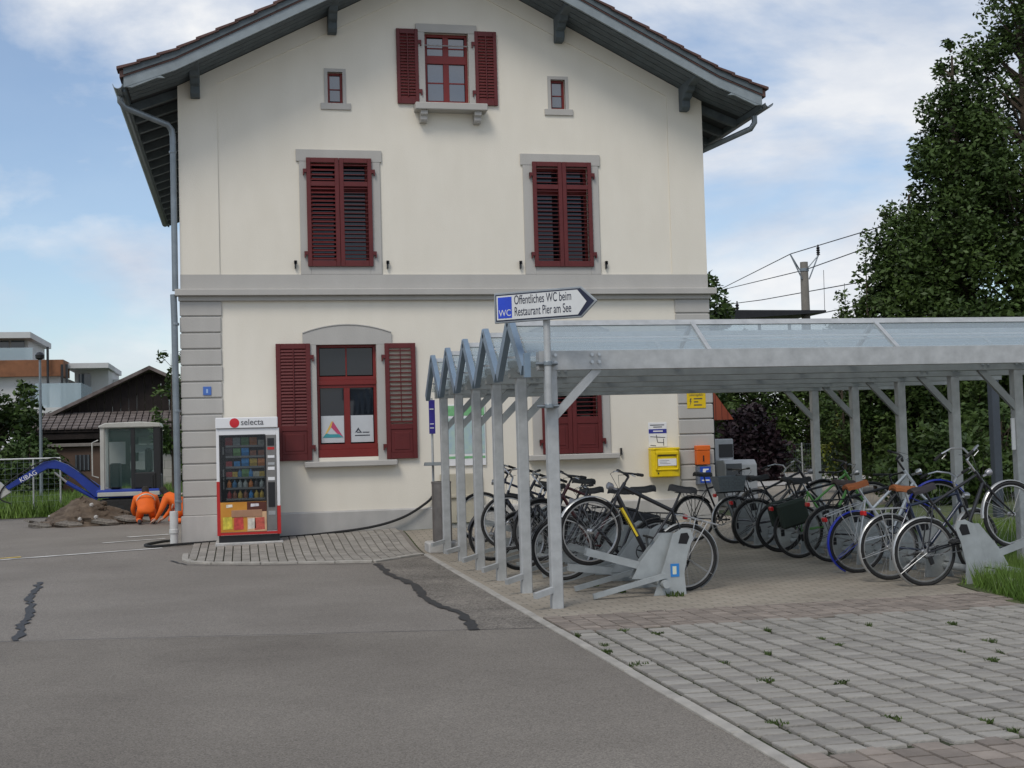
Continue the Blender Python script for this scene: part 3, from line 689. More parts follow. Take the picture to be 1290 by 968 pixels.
# ------------------------------------------------------------------ the roof
EX, YF, YB = 5.27, -.92, 11.5
def sof(x):                       # underside of the roof; the last metre kicks up a little
    a = abs(x)
    return top_z(x) if a <= HW else EZ - .38 * (a - HW)
roof_pts = [0., 2.2, HW, EX]
roof = None
for s in (-1, 1):
    mb = MB(); up = [(s*a, sof(a) + .03) for a in roof_pts]; tp = [(s*a, sof(a) + .16) for a in reversed(roof_pts)]
    mb.prism_y(up + tp, YF + .04, YB)
    r_ = part('roof', mb, M_soffit, station)
    if roof is None: roof = r_
    # tiled upper surface
    mb = MB()
    mb.prism_y([(s*a, sof(a) + .165) for a in roof_pts + [EX + .06]] + [(s*a, sof(a) + .27) for a in reversed(roof_pts + [EX + .06])], YF - .02, YB + .02)
    tiles = part('roof_tiles', mb, M_tile, station)
    for k in range(19):               # the verge tiles, each one overlapping the next below
        a0 = EX + .10 - k * .30; a1 = a0 - .36
        if a1 < -.05: break
        z0, z1 = sof(a0) + .295, sof(max(a1, 0)) + .275
        m2 = MB().prism_y([(s*a0, z0), (s*max(a1, 0), z1), (s*max(a1, 0), z1 + .035), (s*a0, z0 + .05)], YF - .075, YF + .20)
        part('verge_tile', m2, M_tile, tiles, bevel=.006)
    for nm, ya, yb, d0, d1, m in (('bargeboard', YF - .0, YF + .05, .0, .20, M_timberlight), ('verge_board', YF - .035, YF + .03, .192, .30, M_timber)):
        pts = [(s*a, sof(a) + d0) for a in (0.001, HW, EX)] + [(s*a, sof(a) + d1) for a in (EX, HW, 0.001)]
        part(nm, MB().prism_y(pts, ya, yb), m, station)
    pts = [(s*(EX - .55), sof(EX - .55) - .0), (s*(EX - .62), sof(EX-.6) - .06), (s*(EX - .5), sof(EX-.5) - .02), (s*(EX - .12), sof(EX-.1) - .035), (s*EX, sof(EX) + .01)]
    part('bargeboard_tail', MB().prism_y([pts[i] for i in (0, 1, 2, 3, 4)], YF + .005, YF + .045), M_timberlight, station)
    # purlins carried on shaped brackets
    for xp in (4.16, 1.92):
        x = s * xp - (.06 if s < 0 else 0.0); zb = sof(xp) - .02
        prof = [(.0, zb-.36), (-.14, zb-.36), (-.20, zb-.31), (-.20, zb-.20), (-.30, zb-.17), (-.34, zb-.10), (-.46, zb-.09), (-.50, zb-.02), (-.84, zb+.02), (-.84, zb+.10), (.0, zb+.10)]
        part('purlin_bracket', MB().prism_x(prof, x-.075, x+.075), M_timber, station, bevel=.008)
    for k in range(16):
        y = .25 + k * .72
        part('rafter', MB().bar((s*(HW - .02), y, sof(HW) - .035), (s*(EX - .02), y, sof(EX) - .035), .10, .13), M_timber, station)
    part('eave_board', MB().box(s*(EX - .02), s*(EX + .02), YF + .05, YB, sof(EX) - .06, sof(EX) + .16), M_timber, station)
    # soffit boards under the front overhang
    for k in range(4):
        y = -.12 - k * .2
        mb = MB(); 
        for a, b in ((0.02, HW), (HW, EX - .05)):
            mb.add([(s*a, y-.09, sof(a)+.012), (s*b, y-.09, sof(b)+.012), (s*b, y+.09, sof(b)+.012), (s*a, y+.09, sof(a)+.012), (s*a, y-.09, sof(a)+.03), (s*b, y-.09, sof(b)+.03), (s*b, y+.09, sof(b)+.03), (s*a, y+.09, sof(a)+.03)],
                   [(0,3,2,1),(4,5,6,7),(0,1,5,4),(1,2,6,5),(2,3,7,6),(3,0,4,7)])
        part('soffit_board', mb, M_timber, station)
    # gutter
    gx, gzz = s*(EX + .085), sof(EX) + .02
    prof = [(gx + .075*math.cos(t), gzz + .075*math.sin(t)) for t in [math.pi + math.pi*i/8 for i in range(9)]]
    prof += [(gx + .065*math.cos(t), gzz + .065*math.sin(t)) for t in [2*math.pi - math.pi*i/8 for i in range(9)]]
    part('gutter', MB().prism_y(prof, YF - .1, YB), M_zinc, station, True)
    if s < 0:
        P = [(gx, -.55, gzz-.06), (gx, -.55, gzz-.15), (gx+.06, -.52, gzz-.23), (-4.66, -.10, 6.86), (-4.60, -.07, 6.78), (-4.585, -.06, 6.66), (-4.585, -.06, 4.16)]
        part('downpipe', MB().tube(P, .05, 12), M_zinc, station, True)
        part('downpipe', MB().tube([(-4.615, -.06, 4.10), (-4.605, -.06, 3.7), (-4.595, -.06, .62)], .052, 12), M_zinc, station, True)
        for z in (6.4, 3.6, 2.2, .75): part('pipe_clip', MB().lathe([(.058, z), (.06, z+.01), (.06, z+.03), (.058, z+.04)], 12, 'z', (-4.59, -.06, 0)), M_zinc, station)
        dp = part('pipe_boot', MB().lathe([(.062, .62), (.066, .60), (.066, .34), (.075, .33), (.075, .27), (.062, .26), (.062, .1), (.09, -.05)], 14, 'z', (-4.66, -.10, 0)), mat('white_pipe', (.5, .5, .48), .5, var=.1), station, True)
    else:
        P = [(gx - .04, -.45, gzz-.06), (gx - .04, -.45, gzz-.2), (gx - .1, -.42, gzz-.3), (4.72, .95, 6.80), (4.60, 1.15, 6.74), (4.57, 1.2, 6.6), (4.57, 1.2, .2)]
        part('downpipe', MB().tube(P, .05, 12), M_zinc, station, True)
part('ridge_tile', MB().prism_y([(-.2, sof(0)+.2), (0, sof(0)+.42), (.2, sof(0)+.2)], YF-.05, YB), M_tile, station)
part('house_number', MB().box(-4.175, -4.045, -.052, -.03, 2.465, 2.605), mat('enamel_blue', (.06, .14, .42), .35), station, bevel=.004)
put('house_number_print', MB().box(-4.125, -4.098, -.0545, -.0521, 2.50, 2.565).mesh('house_number_print', mat('faded_blue_print', (.3, .42, .62), .4)), station)

# ------------------------------------------------------------------ bicycle shelter
PX, PY0, PS, PDX, PZ = -.69, -9.52, 1.333, 5.80, 2.235
shelter = thing('bike_shelter', 'galvanised steel bicycle shelter with zigzag glass roof on square posts', 'shelter', (0, 0, 0))
PW = .11
post_me = MB().box(-PW/2, PW/2, -PW/2, PW/2, -.03, PZ + .02).mesh('post', M_galv, False, .008)
foot_me = MB().box(-.10, .02, -.03, .03, .0, .09).mesh('post_bracket', M_galv, False, .006)
XL, XR, RZ, VZ, BT = -.93, 6.6, 2.745, 2.30, 2.415
for k in range(6):
    y = PY0 + PS * k
    for sx, x in ((1, PX), (-1, PX + PDX)):
        if sx < 0 and k == 0: pass
        put('post', post_me, shelter, (x, y, gz(x, y)))
        if sx > 0:
            put('rack_stub', MB().bar((x - .02, y - .02, .17), (x - .24, y - .13, .125), .05, .055).mesh('rack_stub', M_galv), shelter)
        b0, b1 = Vector((x + sx*.03, y - .02, 1.80)), Vector((x + sx*.47, y - .02, 2.25))
        part('brace', MB().bar(b0, b1, .05, .075), M_galv if k == 0 else M_galvshade, shelter)
        for bx in (.0, .43):
            for i in (-1, 1):
                for j in (-1, 1):
                    put('bolt', MATS.setdefault('_bolt', MB().lathe([(.013, -.012), (.013, -.006), (.018, -.006), (.018, .0)], 8, 'y').mesh('bolt', M_bolt)), shelter, (x + sx*(bx) + i*.035, y - .075, 2.34 + j*.035))
    # gutter beam: an open channel running the length of each valley
    mb = MB().prism_x([(y-.065, BT), (y-.065, PZ), (y+.065, PZ), (y+.065, BT), (y+.057, BT), (y+.057, PZ+.01), (y-.057, PZ+.01), (y-.057, BT)], XL + .12, XR)
    part('beam', mb, M_galv if k == 0 else M_galvshade, shelter)
for k in range(5):
    ya = PY0 + PS * k; yb = ya + PS; ym = (ya + yb) / 2
    for s, ye in ((-1, ya + .04), (1, yb - .04)):
        # three panes to each slope, divided by bars
        xs = [XL + .05, .98, 3.02, 5.05, XR]
        for i in range(4):
            a, b = xs[i] + .012, xs[i+1] - .012
            q = MB().add([(a, ye, VZ + .02), (b, ye, VZ + .02), (b, ym, RZ - .01), (a, ym, RZ - .01)], [(0,1,2,3)])
            q.add([(v[0], v[1], v[2] + .008) for v in q.v[:4]], [(3,2,1,0)])
            part('roof_pane', q, M_canopy, shelter)
        for x in xs[1:4]:
            part('glazing_bar', MB().bar((x, ye, VZ + .03), (x, ym, RZ), .045, .035), M_galv, shelter)
        # zigzag edge trim
        part('edge_trim', MB().bar((XL, ye - s*.04 + s*.03, VZ - .06), (XL, ym, RZ + .03), .06, .115, up=(0, 0, 1)), M_bluegalv, shelter)
        for z, w in ((.34, .010), (.66, .014)):
            yy = ye + (ym - ye) * z; part('purlin_strip', MB().box(XL + .05, XR, yy - w, yy + w, VZ + (RZ - VZ)*z - .025, VZ + (RZ - VZ)*z - .005), M_white, shelter)
    part('ridge_cap', MB().prism_x([(ym-.05, RZ-.025), (ym, RZ+.03), (ym+.05, RZ-.025), (ym, RZ+.0)], XL - .01, XR), M_galv, shelter)
part('end_stub', MB().box(XL - .02, XL + .04, PY0 - .05, PY0 + .0, 2.17, 2.40), M_bluegalv, shelter)
part('notice', MB().box(PX + PDX - .10, PX + PDX - .058, -8.22, -8.20, 1.32, 1.68), M_white, shelter)

# ------------------------------------------------------------------ direction sign on the first post
sign = thing('direction_sign', 'white arrow-shaped public toilet direction sign with blue WC square on steel pole', 'sign', (-.755, -9.70, 1.87))
part('pole', MB().tube([(0, 0, 0), (0, 0, .86)], .033, 14).lathe([(.036, .80), (.036, .86), (.02, .875), (.001, .877)], 14), M_galv, sign, True)
for z in (.02, .42): part('clamp', MB().tube([(-.11, .02, z), (.10, .02, z)], .012, 8).lathe([(.04, z-.02), (.042, z-.015), (.042, z+.015), (.04, z+.02)], 14).box(-.08, .10, .04, .14, z-.015, z+.015), M_zinc, sign)
A = R(-38)
sp = put('panel', None, sign, (-.035, -.03, .965), (0, 0, A)); sp.empty_display_size = .1
def arrow(l, r, h, tip, y0, y1): return MB().prism_y([(l, -h), (r, -h), (tip, 0), (r, h), (l, h)], y0, y1)
W0, W1, WT, HH = -.50, .40, .56, .145
sp2 = part('panel', arrow(W0, W1, HH, WT, -.03, -.012), mat('sign_frame', (.3, .32, .33), .45, .5), sign, bevel=.006, loc=(-.035, -.03, .965), rot=(0, 0, A))
bpy.data.objects.remove(sp, do_unlink=True); sp = sp2
M_navy = mat('sign_navy', (.012, .016, .04), .4); M_signw = mat('sign_white', (.62, .63, .62), .4, var=.04); M_signblue = mat('sign_blue', (.02, .06, .5), .4)
put('border', arrow(W0+.018, W1-.006, HH-.018, WT-.03, -.033, -.0301).mesh('border', M_navy), sp)
put('face', MB().prism_y([(W0+.03, -HH+.03), (W1-.035, -HH+.03), (W1+.055, 0), (W1-.035, HH-.03), (W0+.03, HH-.03)], -.036, -.0331).mesh('face', M_signw), sp)
put('wc_square', MB().box(W0+.045, W0+.19, -.0385, -.0361, -.10, .10).mesh('wc_square', M_signblue), sp)
put('lettering', text_mesh('WC', .088, M_signw, .001, 'CENTER', .85), sp, (W0+.118, -.0395, -.08), FACE)
put('lettering', text_mesh('Öffentliches WC beim', .122, M_navy, .0008, 'LEFT', .53), sp, (W0+.215, -.0375, .025), FACE)
put('lettering', text_mesh('Restaurant Pier am See', .122, M_navy, .0008, 'LEFT', .51), sp, (W0+.215, -.0375, -.085), FACE)

# ------------------------------------------------------------------ bicycle racks
M_rack = mat('rack_steel', (.36, .385, .385), .5, .3, var=.14, scale=6)
def rack(name, label, x, ys, s, sticker):
    """s=+1: wheels go in towards -x (left row), s=-1 mirrored"""
    root = thing(name, label, 'bike rack', (0, 0, 0))
    y0, y1 = min(ys), max(ys)
    part('base_tube', MB().tube([(x, y0 - .12, .11), (x, y1 + .1, .11)], .04, 12), M_rack, root, True)
    for i, y in enumerate(ys):
        # leaning foot plate with a hand hole
        def P(u, z): return (x + s*u, z)
        outer = [P(-.10, -.01), P(.24, -.01), P(.225, .2), P(.275, .42), P(.33, .56), P(.31, .635), P(.22, .65), P(.12, .60), P(.03, .33)]
        hole = [P(.17, .50), P(.26, .49), P(.29, .56), P(.27, .605), P(.20, .60)]
        plate = MB()
        for yy in (y - .006, y + .006):
            plate.add([(px, yy, pz) for px, pz in outer], [tuple(range(len(outer)))])
        n = len(outer)
        plate.add([], [])
        plate.f += [(j, (j+1) % n, (j+1) % n + n, j + n) for j in range(n)]
        pl = part('foot_plate', plate, M_rack, root)
        put('hand_hole', MB().prism_y(hole, y - .008, y + .008).mesh('hand_hole', M_dark), pl)
        part('support_arm', MB().bar((x + s*.02, y - .03, .19), (x - s*.74, y - .05, .02), .04, .05), M_rack, root)
        hi = i % 2 == 0
        z1 = .42 if hi else .20
        yr = y + .12
        a, b = Vector((x + s*.02, yr, .19 if hi else .1)), Vector((x - s*.76, yr, z1))
        mb = MB()
        for off in (-.035, .035): mb.bar(a + Vector((0, off, .03)), b + Vector((0, off, .03)), .008, .075)
        mb.bar(a, b, .07, .008)
        part('wheel_channel', mb, M_rack, root)
        mb = MB()
        for off in (-.045, .05): mb.prism_y([P(-.30, .16), P(.06, .14), P(.16, .60), P(.02, .60), P(-.2, .34)], yr + off - .003, yr + off + .003)
        part('guide_plate', mb, M_rack, root)
    if sticker:
        st_ = part('sticker', MB().box(x + .08, x + .17, y0 - .011, y0 - .007, .17, .30), mat('sticker_blue', (.03, .2, .52), .4), root)
        put('sticker_mark', MB().box(x + .10, x + .14, y0 - .0125, y0 - .0112, .195, .275).mesh('sticker_mark', mat('sticker_pale', (.62, .64, .5), .4)), st_)
    return root
rack('bike_rack', 'galvanised bicycle rack with blue sticker on its end plate beside the direction sign post', .53, [-9.02 + .73*i for i in range(9)], 1, True)
rack('bike_rack', 'galvanised bicycle rack with its end plate standing in the lawn grass', 3.83, [-9.48 + .79*i for i in range(9)], -1, False)

# ------------------------------------------------------------------ bicycles
WR = .345
M_spoke = mat('spoke_steel', (.35, .35, .35), .4, .8)
def wheel_meshes():
    t = MB().torus(WR - .019, .019, 40, 8).mesh('tyre', M_rubber, True)
    rim = MB().torus(WR - .045, .010, 40, 6, flat=1.2).mesh('rim', M_chrome, True)
    rimb = MB().torus(WR - .045, .010, 40, 6, flat=1.2).mesh('rim', M_black, True)
    sp = MB()
    for i in range(32):
        a = 2*math.pi*i/32; b = a + (.55 if i % 4 < 2 else -.55); sd = .028 if i % 2 else -.028
        sp.tube([(.022*math.cos(b), sd, .022*math.sin(b)), ((WR-.05)*math.cos(a), 0, (WR-.05)*math.sin(a))], .0014, 3, False)
    sp = sp.mesh('spokes', M_spoke)
    hub = MB().lathe([(.012, -.055), (.012, -.04), (.026, -.035), (.026, -.028), (.016, -.024), (.016, .024), (.026, .028), (.026, .035), (.012, .04), (.012, .055)], 12, 'y').mesh('hub', M_chrome, True)
    return t, rim, rimb, sp, hub
TYRE, RIM, RIMB, SPOKES, HUB = wheel_meshes()
SADDLE = None
def paint(name, col): return mat('paint_' + name, col, .3, .1, var=.06, scale=6, spec=.5, coat=.3)
def bicycle(label, x, y, heading, pitch=0., steer=0., frame='diamond', col=('black', (.015, .015, .018)), fender=None, rackm=None, basket=None, saddle=(.02, .02, .02), bars='flat', lean=0.,
            rim='alloy', light=True, chainguard=False, bag=None, tail=True, stem_up=0., bottle=None, decal=None, group=None, sadz=0.):
    root = thing('bicycle', label, 'bicycle', (x, y, gz(x, y)), group=group, rot=(lean, -pitch, heading))
    fm = paint(*col)
    RA, FA, BB = Vector((0, 0, WR)), Vector((1.06, 0, WR)), Vector((.43, 0, .29))
    ST, HT, HB = Vector((.255, 0, .80)), Vector((.835, 0, .90)), Vector((.885, 0, .74))
    mb = MB(); rt = .016
    mb.tube([BB, ST], .0155, 10).tube([HB + (HT-HB)*-.05, HT + (HT-HB)*.08], .019, 10)
    if frame == 'diamond':
        mb.tube([ST + Vector((.005, 0, -.03)), HT + Vector((.005, 0, -.03))], .021 if decal else .0165, 10).tube([BB, HB + Vector((-.008, 0, .03))], .026 if decal else .020, 10)
    elif frame == 'step':
        mb.tube([BB, HB], .021, 10).tube([BB.lerp(ST, .42), HB + Vector((-.06, 0, .0)) , HT + Vector((.0, 0, -.08))], .015, 10)
    else:      # trapeze
        mb.tube([BB.lerp(ST, .68), HT + Vector((.005, 0, -.04))], .0155, 10).tube([BB, HB], .019, 10)
    for s in (-1, 1):
        mb.tube([BB + Vector((0, s*.03, 0)), Vector((.14, s*.055, .33)), RA + Vector((0, s*.06, 0))], .009, 8)
        mb.tube([ST + Vector((0, s*.012, -.04)), Vector((.18, s*.05, .66)), RA + Vector((0, s*.06, 0))], .0075, 8)
    mb.lathe([(.024, -.036), (.024, .036)], 12, 'y', BB)
    fr = part('frame', mb, fm, root, True)
    if decal:
        part('decal', MB().bar(BB.lerp(HB, .3) + Vector((0, -.0255, 0)), BB.lerp(HB, .82) + Vector((0, -.0255, 0)), .003, .022, up=(0, 0, 1)).bar(BB.lerp(HB, .3) + Vector((0, .0255, 0)), BB.lerp(HB, .82) + Vector((0, .0255, 0)), .003, .022), decal, root)
    part('seat_post', MB().tube([ST, ST + Vector((-.035, 0, .13 + sadz))], .0125, 8), M_chrome if col[0] != 'black' else M_black, root, True)
    # saddle
    sm = mat('saddle_%d' % int(saddle[0]*1000), saddle, .6, var=.1)
    top = ST + Vector((-.04, 0, .14 + sadz))
    vs = []; prof = [(-.14, .075, .028), (-.10, .085, .03), (-.03, .07, .012), (.05, .035, .004), (.12, .022, .0), (.145, .01, -.012)]
    for px_, w, h in prof:
        for u in (-1, -.7, 0, .7, 1): vs.append(top + Vector((px_, u*w, h + .035 - .035*abs(u)**2.2)))
    mb = MB(); fs = []
    for i in range(len(prof)-1):
        for j in range(4): fs.append((i*5+j, i*5+j+1, (i+1)*5+j+1, (i+1)*5+j))
    n = len(vs); vs += [v + Vector((0, 0, -.035)) * (1 if True else 0) for v in vs]
    fs += [tuple(n + q for q in reversed(f)) for f in fs]
    ring = [i*5 for i in range(len(prof))] + [len(prof)*5-5+j for j in range(1, 5)] + [i*5+4 for i in range(len(prof)-2, -1, -1)] + [3, 2, 1]
    for i in range(len(ring)): a, b = ring[i], ring[(i+1) % len(ring)]; fs.append((a, b, b+n, a+n))
    mb.add(vs, fs); part('saddle', mb, sm, root, True)
    # steering parts turn about the head tube
    axis = (HT - HB).normalized()
    SM = Matrix.Translation(HB) @ Matrix.Rotation(steer, 4, axis) @ Matrix.Translation(-HB)
    mb = MB()
    mb.tube([HB + Vector((0, 0, -.0)), HB - axis*.02], .02, 8)
    for s in (-1, 1): mb.tube([HB - axis*.01 + Vector((.0, s*.03, 0)), HB + Vector((.045, s*.055, -.16)), FA + Vector((0, s*.052, 0))], [.014, .012, .008], 8)
    part('fork', mb.xf(SM), fm if frame != 'diamond' or col[0] == 'silver' else M_black, root, True)
    mb = MB(); H = HT + axis*(.09 + stem_up)
    mb.tube([HT, H], .0125, 8)
    if bars == 'flat':
        C_ = H + Vector((.06, 0, .02)); mb.tube([H, C_], .014, 8).tube([C_ + Vector((-.06, -.30, .02)), C_ + Vector((-.015, -.12, .01)), C_, C_ + Vector((-.015, .12, .01)), C_ + Vector((-.06, .30, .02))], .0115, 8)
        ends = [(C_ + Vector((-.045, s*.22, .016)), C_ + Vector((-.062, s*.31, .02))) for s in (-1, 1)]
    else:
        C_ = H + Vector((.05, 0, .05)); mb.tube([H, C_], .014, 8)
        for s in (-1, 1): mb.tube([C_, C_ + Vector((.03, s*.10, .06)), C_ + Vector((-.02, s*.22, .09)), C_ + Vector((-.12, s*.27, .07)), C_ + Vector((-.22, s*.27, .04))], .011, 8)
        ends = [(C_ + Vector((-.13, s*.27, .068)), C_ + Vector((-.235, s*.27, .036))) for s in (-1, 1)]
    hb = part('handlebar', mb.xf(SM), M_chrome if bars != 'flat' else M_black, root, True)
    for a, b in ends: part('grip', MB().tube([a, b], .016, 8).xf(SM), M_rubber, hb, True)
    for a, b in ends: part('brake_lever', MB().tube([a.lerp(b, -.3) + Vector((.02, 0, -.005)), a.lerp(b, .0) + Vector((.06, 0, -.02)), a.lerp(b, .6) + Vector((.05, 0, -.03))], .005, 5).xf(SM), M_chrome, hb, True)
    mb = MB()
    for s in (-1, 1): mb.tube([C_ + Vector((.02, s*.2, .0)), C_ + Vector((.10, s*.10, -.04)), HT + Vector((.05, s*.02, -.05)), HB + Vector((.03, s*.02, -.05))], .0028, 4, False)
    part('brake_cable', mb.xf(SM), M_black, root, True)
    if light: part('headlamp', MB().lathe([(.02, -.03), (.035, -.01), (.038, .03), (.03, .036)], 12, 'x', HB + Vector((.09, 0, .10))).box(HB.x+.01, HB.x+.07, -.008, .008, HB.z+.08, HB.z+.1).xf(SM), M_chrome if col[0] != 'black' else mat('lamp_grey', (.3, .3, .32), .3, .4), root, True)
    # wheels
    for c, st_ in ((RA, 0), (FA, steer)):
        pos = c if st_ == 0 else SM @ c
        w = put('wheel', TYRE, root, pos, (0, 0, st_))
        put('rim', RIM if rim == 'alloy' else RIMB, w); put('spokes', SPOKES, w); put('hub', HUB, w)
    if fender:
        for c, a0, a1, st_ in ((RA, R(35), R(225), 0), (FA, R(10), R(165), steer)):
            mb = MB(); n = 18; vs = []; fs = []
            for i in range(n+1):
                a = a0 + (a1-a0)*i/n
                for yy, rr in ((-.026, WR+.006), (-.016, WR+.016), (.016, WR+.016), (.026, WR+.006)): vs.append((rr*math.cos(a), yy, rr*math.sin(a)))
            for i in range(n):
                for j in range(3): fs.append((i*4+j, i*4+j+1, (i+1)*4+j+1, (i+1)*4+j))
            mb.add(vs, fs)
            for s in (-1, 1): mb.tube([((WR+.01)*math.cos(a1-.5), s*.024, (WR+.01)*math.sin(a1-.5)), (0, s*.055, 0)], .003, 4, False)
            mb.xf(Matrix.Translation(c))
            if st_: mb.xf(SM)
            part('mudguard', mb, fender, root, True)
    # drive
    mb = MB().torus(.085, .006, 24, 6)
    for i in range(5):
        a = 2*math.pi*i/5; mb.bar((0, 0, 0), (.082*math.cos(a), 0, .082*math.sin(a)), .006, .014)
    mb.xf(Matrix.Translation(BB + Vector((0, -.048, 0))))
    cr = part('chainring', mb, M_black, root)
    ca = rnd.uniform(0, 6.28)
    for s in (-1, 1):
        e = BB + Vector((.165*math.cos(ca)*s, s*.075, .165*math.sin(ca)*s))
        ck = part('crank', MB().bar(BB + Vector((0, s*.062, 0)), e, .014, .024), M_chrome, root)
        part('pedal', MB().box(e.x-.045, e.x+.045, e.y, e.y + s*.085, e.z-.011, e.z+.011), M_rubber, ck, bevel=.004)
    mb = MB().bar(BB + Vector((0, -.048, .085)), RA + Vector((0, -.048, .035)), .006, .009).bar(BB + Vector((0, -.048, -.085)), RA + Vector((0, -.048, -.035)), .006, .009)
    part('chain', mb, M_spoke, root)
    part('sprocket', MB().lathe([(.038, -.052), (.04, -.048), (.04, -.042), (.03, -.04)], 14, 'y', RA), M_spoke, root)
    if chainguard: part('chain_guard', MB().prism_y([(BB.x+.11, BB.z-.02), (BB.x+.07, BB.z+.10), (BB.x-.05, BB.z+.115), (.02, WR+.055), (.0, WR+.03), (BB.x-.1, BB.z+.02)], -.066, -.056), M_black, root, bevel=.003)
    else: part('derailleur', MB().box(-.02, .03, -.075, -.05, WR-.13, WR-.04), M_black, root, bevel=.006)
    if rackm:
        mb = MB(); z = WR + .40
        for s in (-1, 1):
            mb.tube([(.20, s*.05, z+.0), (.10, s*.065, z+.01), (-.24, s*.065, z+.01), (-.26, s*.03, z+.01)], .006, 6)
            mb.tube([(-.12, s*.065, z+.01), (0, s*.065, WR)], .005, 6).tube([(.02, s*.065, z+.01), (0, s*.066, WR)], .005, 6)
        for xx in (-.22, -.08, .06, .16): mb.tube([(xx, -.065, z+.01), (xx, .065, z+.01)], .005, 6)
        part('luggage_rack', mb, rackm, root, True)
        if tail: part('tail_light', MB().box(-.30, -.265, -.045, .045, z-.05, z+.0), mat('lamp_red', (.45, .015, .015), .3), root, bevel=.008)
    if basket:
        z = WR + .415; mb = MB(); n = 4
        bx0, bx1 = -.28, .16
        T = [(bx0, -.17), (bx1, -.17), (bx1, .17), (bx0, .17)]; Bt = [(bx0+.05, -.12), (bx1-.04, -.12), (bx1-.04, .12), (bx0+.05, .12)]
        vs = [(a, b, z + .23) for a, b in T] + [(a, b, z + .01) for a, b in Bt]; vs += [(a*.985+ .0, b*.97, c) for a, b, c in vs]
        mb.add(vs, [(0,4,5,1),(1,5,6,2),(2,6,7,3),(3,7,4,0),(4,7,6,5),(8,9,13,12),(9,10,14,13),(10,11,15,14),(11,8,12,15),(12,13,14,15),(0,1,9,8),(1,2,10,9),(2,3,11,10),(3,0,8,11)])
        part('basket', mb, basket, root)
    if bag:
        part('pannier', MB().box(-.26, .12, -.20, -.075, WR+.10, WR+.42).box(-.26, .12, .075, .20, WR+.10, WR+.42), bag, root, bevel=.03)
    part('kickstand', MB().tube([(BB.x-.06, .03, BB.z-.02), (BB.x-.24, .08, BB.z-.06)], .008, 6), M_black, root, True)
    return root
SILVER = mat('silver_mudguard', (.45, .46, .46), .35, .5, var=.1, scale=8)
BLKF = mat('black_mudguard', (.015, .015, .016), .35)
BLUEF = mat('blue_mudguard', (.015, .035, .42), .35)
M_grbask = mat('grey_mesh_basket', (.16, .185, .2), .6, .3, var=.2, scale=40)
HL = math.pi
# left row, noses to the posts
bicycle('black mountain bicycle with yellow lettering and silver rack, front wheel raised, by the rack sticker', .77, -8.74, HL + .03, pitch=R(17), steer=.12, fender=SILVER, rackm=SILVER, tail=False, decal=mat('decal_yellow', (.75, .55, .03), .4), sadz=.06)
bicycle('black bicycle with dark mudguards parked directly behind the yellow-lettered mountain bicycle', .80, -8.02, HL - .04, pitch=R(4), steer=-.1, fender=BLKF, rackm=M_black, sadz=.05)
bicycle('dark maroon bicycle with pannier bags on its rear rack by the posts', .62, -7.30, HL + .05, pitch=R(13), steer=.2, col=('maroon', (.06, .008, .01)), fender=BLKF, rackm=M_black, bag=mat('dark_pannier', (.02, .021, .025), .8))
bicycle('black bicycle with upright handlebar and low front wheel by the third and fourth posts', .66, -6.52, HL - .03, pitch=R(3), steer=.25, bars='city', fender=BLKF, frame='trapeze', rackm=M_black)
bicycle('black trekking bicycle with bright front lamp in the rack nearer the station wall', .60, -5.7, HL, pitch=R(13), steer=-.2, fender=None, rackm=M_black, sadz=.08)
bicycle('black bicycle with tall handlebar stem next to the waste bin end of the rack', .62, -4.9, HL + .02, pitch=R(2), steer=.3, stem_up=.1, bars='city', fender=BLKF)
bicycle('dark bicycle with thin tyres last in the rack towards the waste bin', .58, -4.05, HL, pitch=R(12), steer=-.15, col=('navy', (.012, .016, .04)))
# right row, rear wheels to the aisle
bicycle('black roadster bicycle with silver mudguards and raised front wheel beside the lawn', 3.33, -9.36, .0, pitch=R(19), steer=.1, bars='city', fender=SILVER, rackm=None, light=True, chainguard=False, frame='diamond', stem_up=.06, saddle=(.03, .025, .028))
bicycle('dark bicycle with silver mudguards and wire rear rack and brown leather saddle', 3.10, -8.86, .04, pitch=R(1), steer=.35, fender=SILVER, rackm=SILVER, saddle=(.3, .10, .03), bars='city', col=('darkblue', (.02, .03, .06)))
bicycle('silver city bicycle with bright blue mudguards and raised frame', 3.30, -7.93, .0, pitch=R(18), steer=-.3, fender=BLUEF, rackm=SILVER, col=('silver', (.55, .58, .60)), frame='trapeze', saddle=(.33, .10, .03), stem_up=.08)
bicycle('black bicycle with tail lamp and grey-brown saddle next to the silver blue bicycle', 3.44, -6.80, -.03, pitch=R(2), steer=.2, fender=BLKF, rackm=M_black, saddle=(.06, .045, .04))
bicycle('green bicycle with black rear rack bag between black bicycles', 3.43, -6.02, .03, pitch=R(14), steer=-.2, col=('green', (.10, .30, .06)), rackm=M_black, bag=mat('green_black_bag', (.015, .025, .018), .8), frame='trapeze')
bicycle('black mountain bicycle with black rims and no mudguards in the right-hand rack', 3.45, -5.24, 0., pitch=R(2), steer=.15, rim='black')
bicycle('black bicycle with red tail lamp and thin silver rims', 3.51, -4.42, .02, pitch=R(13), steer=-.25, fender=BLKF, rackm=M_black)
bicycle('dark bicycle carrying a large grey mesh basket on its rear rack', 3.46, -3.60, -.02, pitch=R(2), steer=.3, fender=SILVER, rackm=M_black, basket=M_grbask, frame='step', bars='city', col=('darkgrey', (.03, .032, .036)))
bicycle('black bicycle with rear rack standing last towards the yellow letter box', 3.10, -2.86, .08, pitch=R(3), steer=.1, fender=BLKF, rackm=M_black, tail=False, sadz=.04)

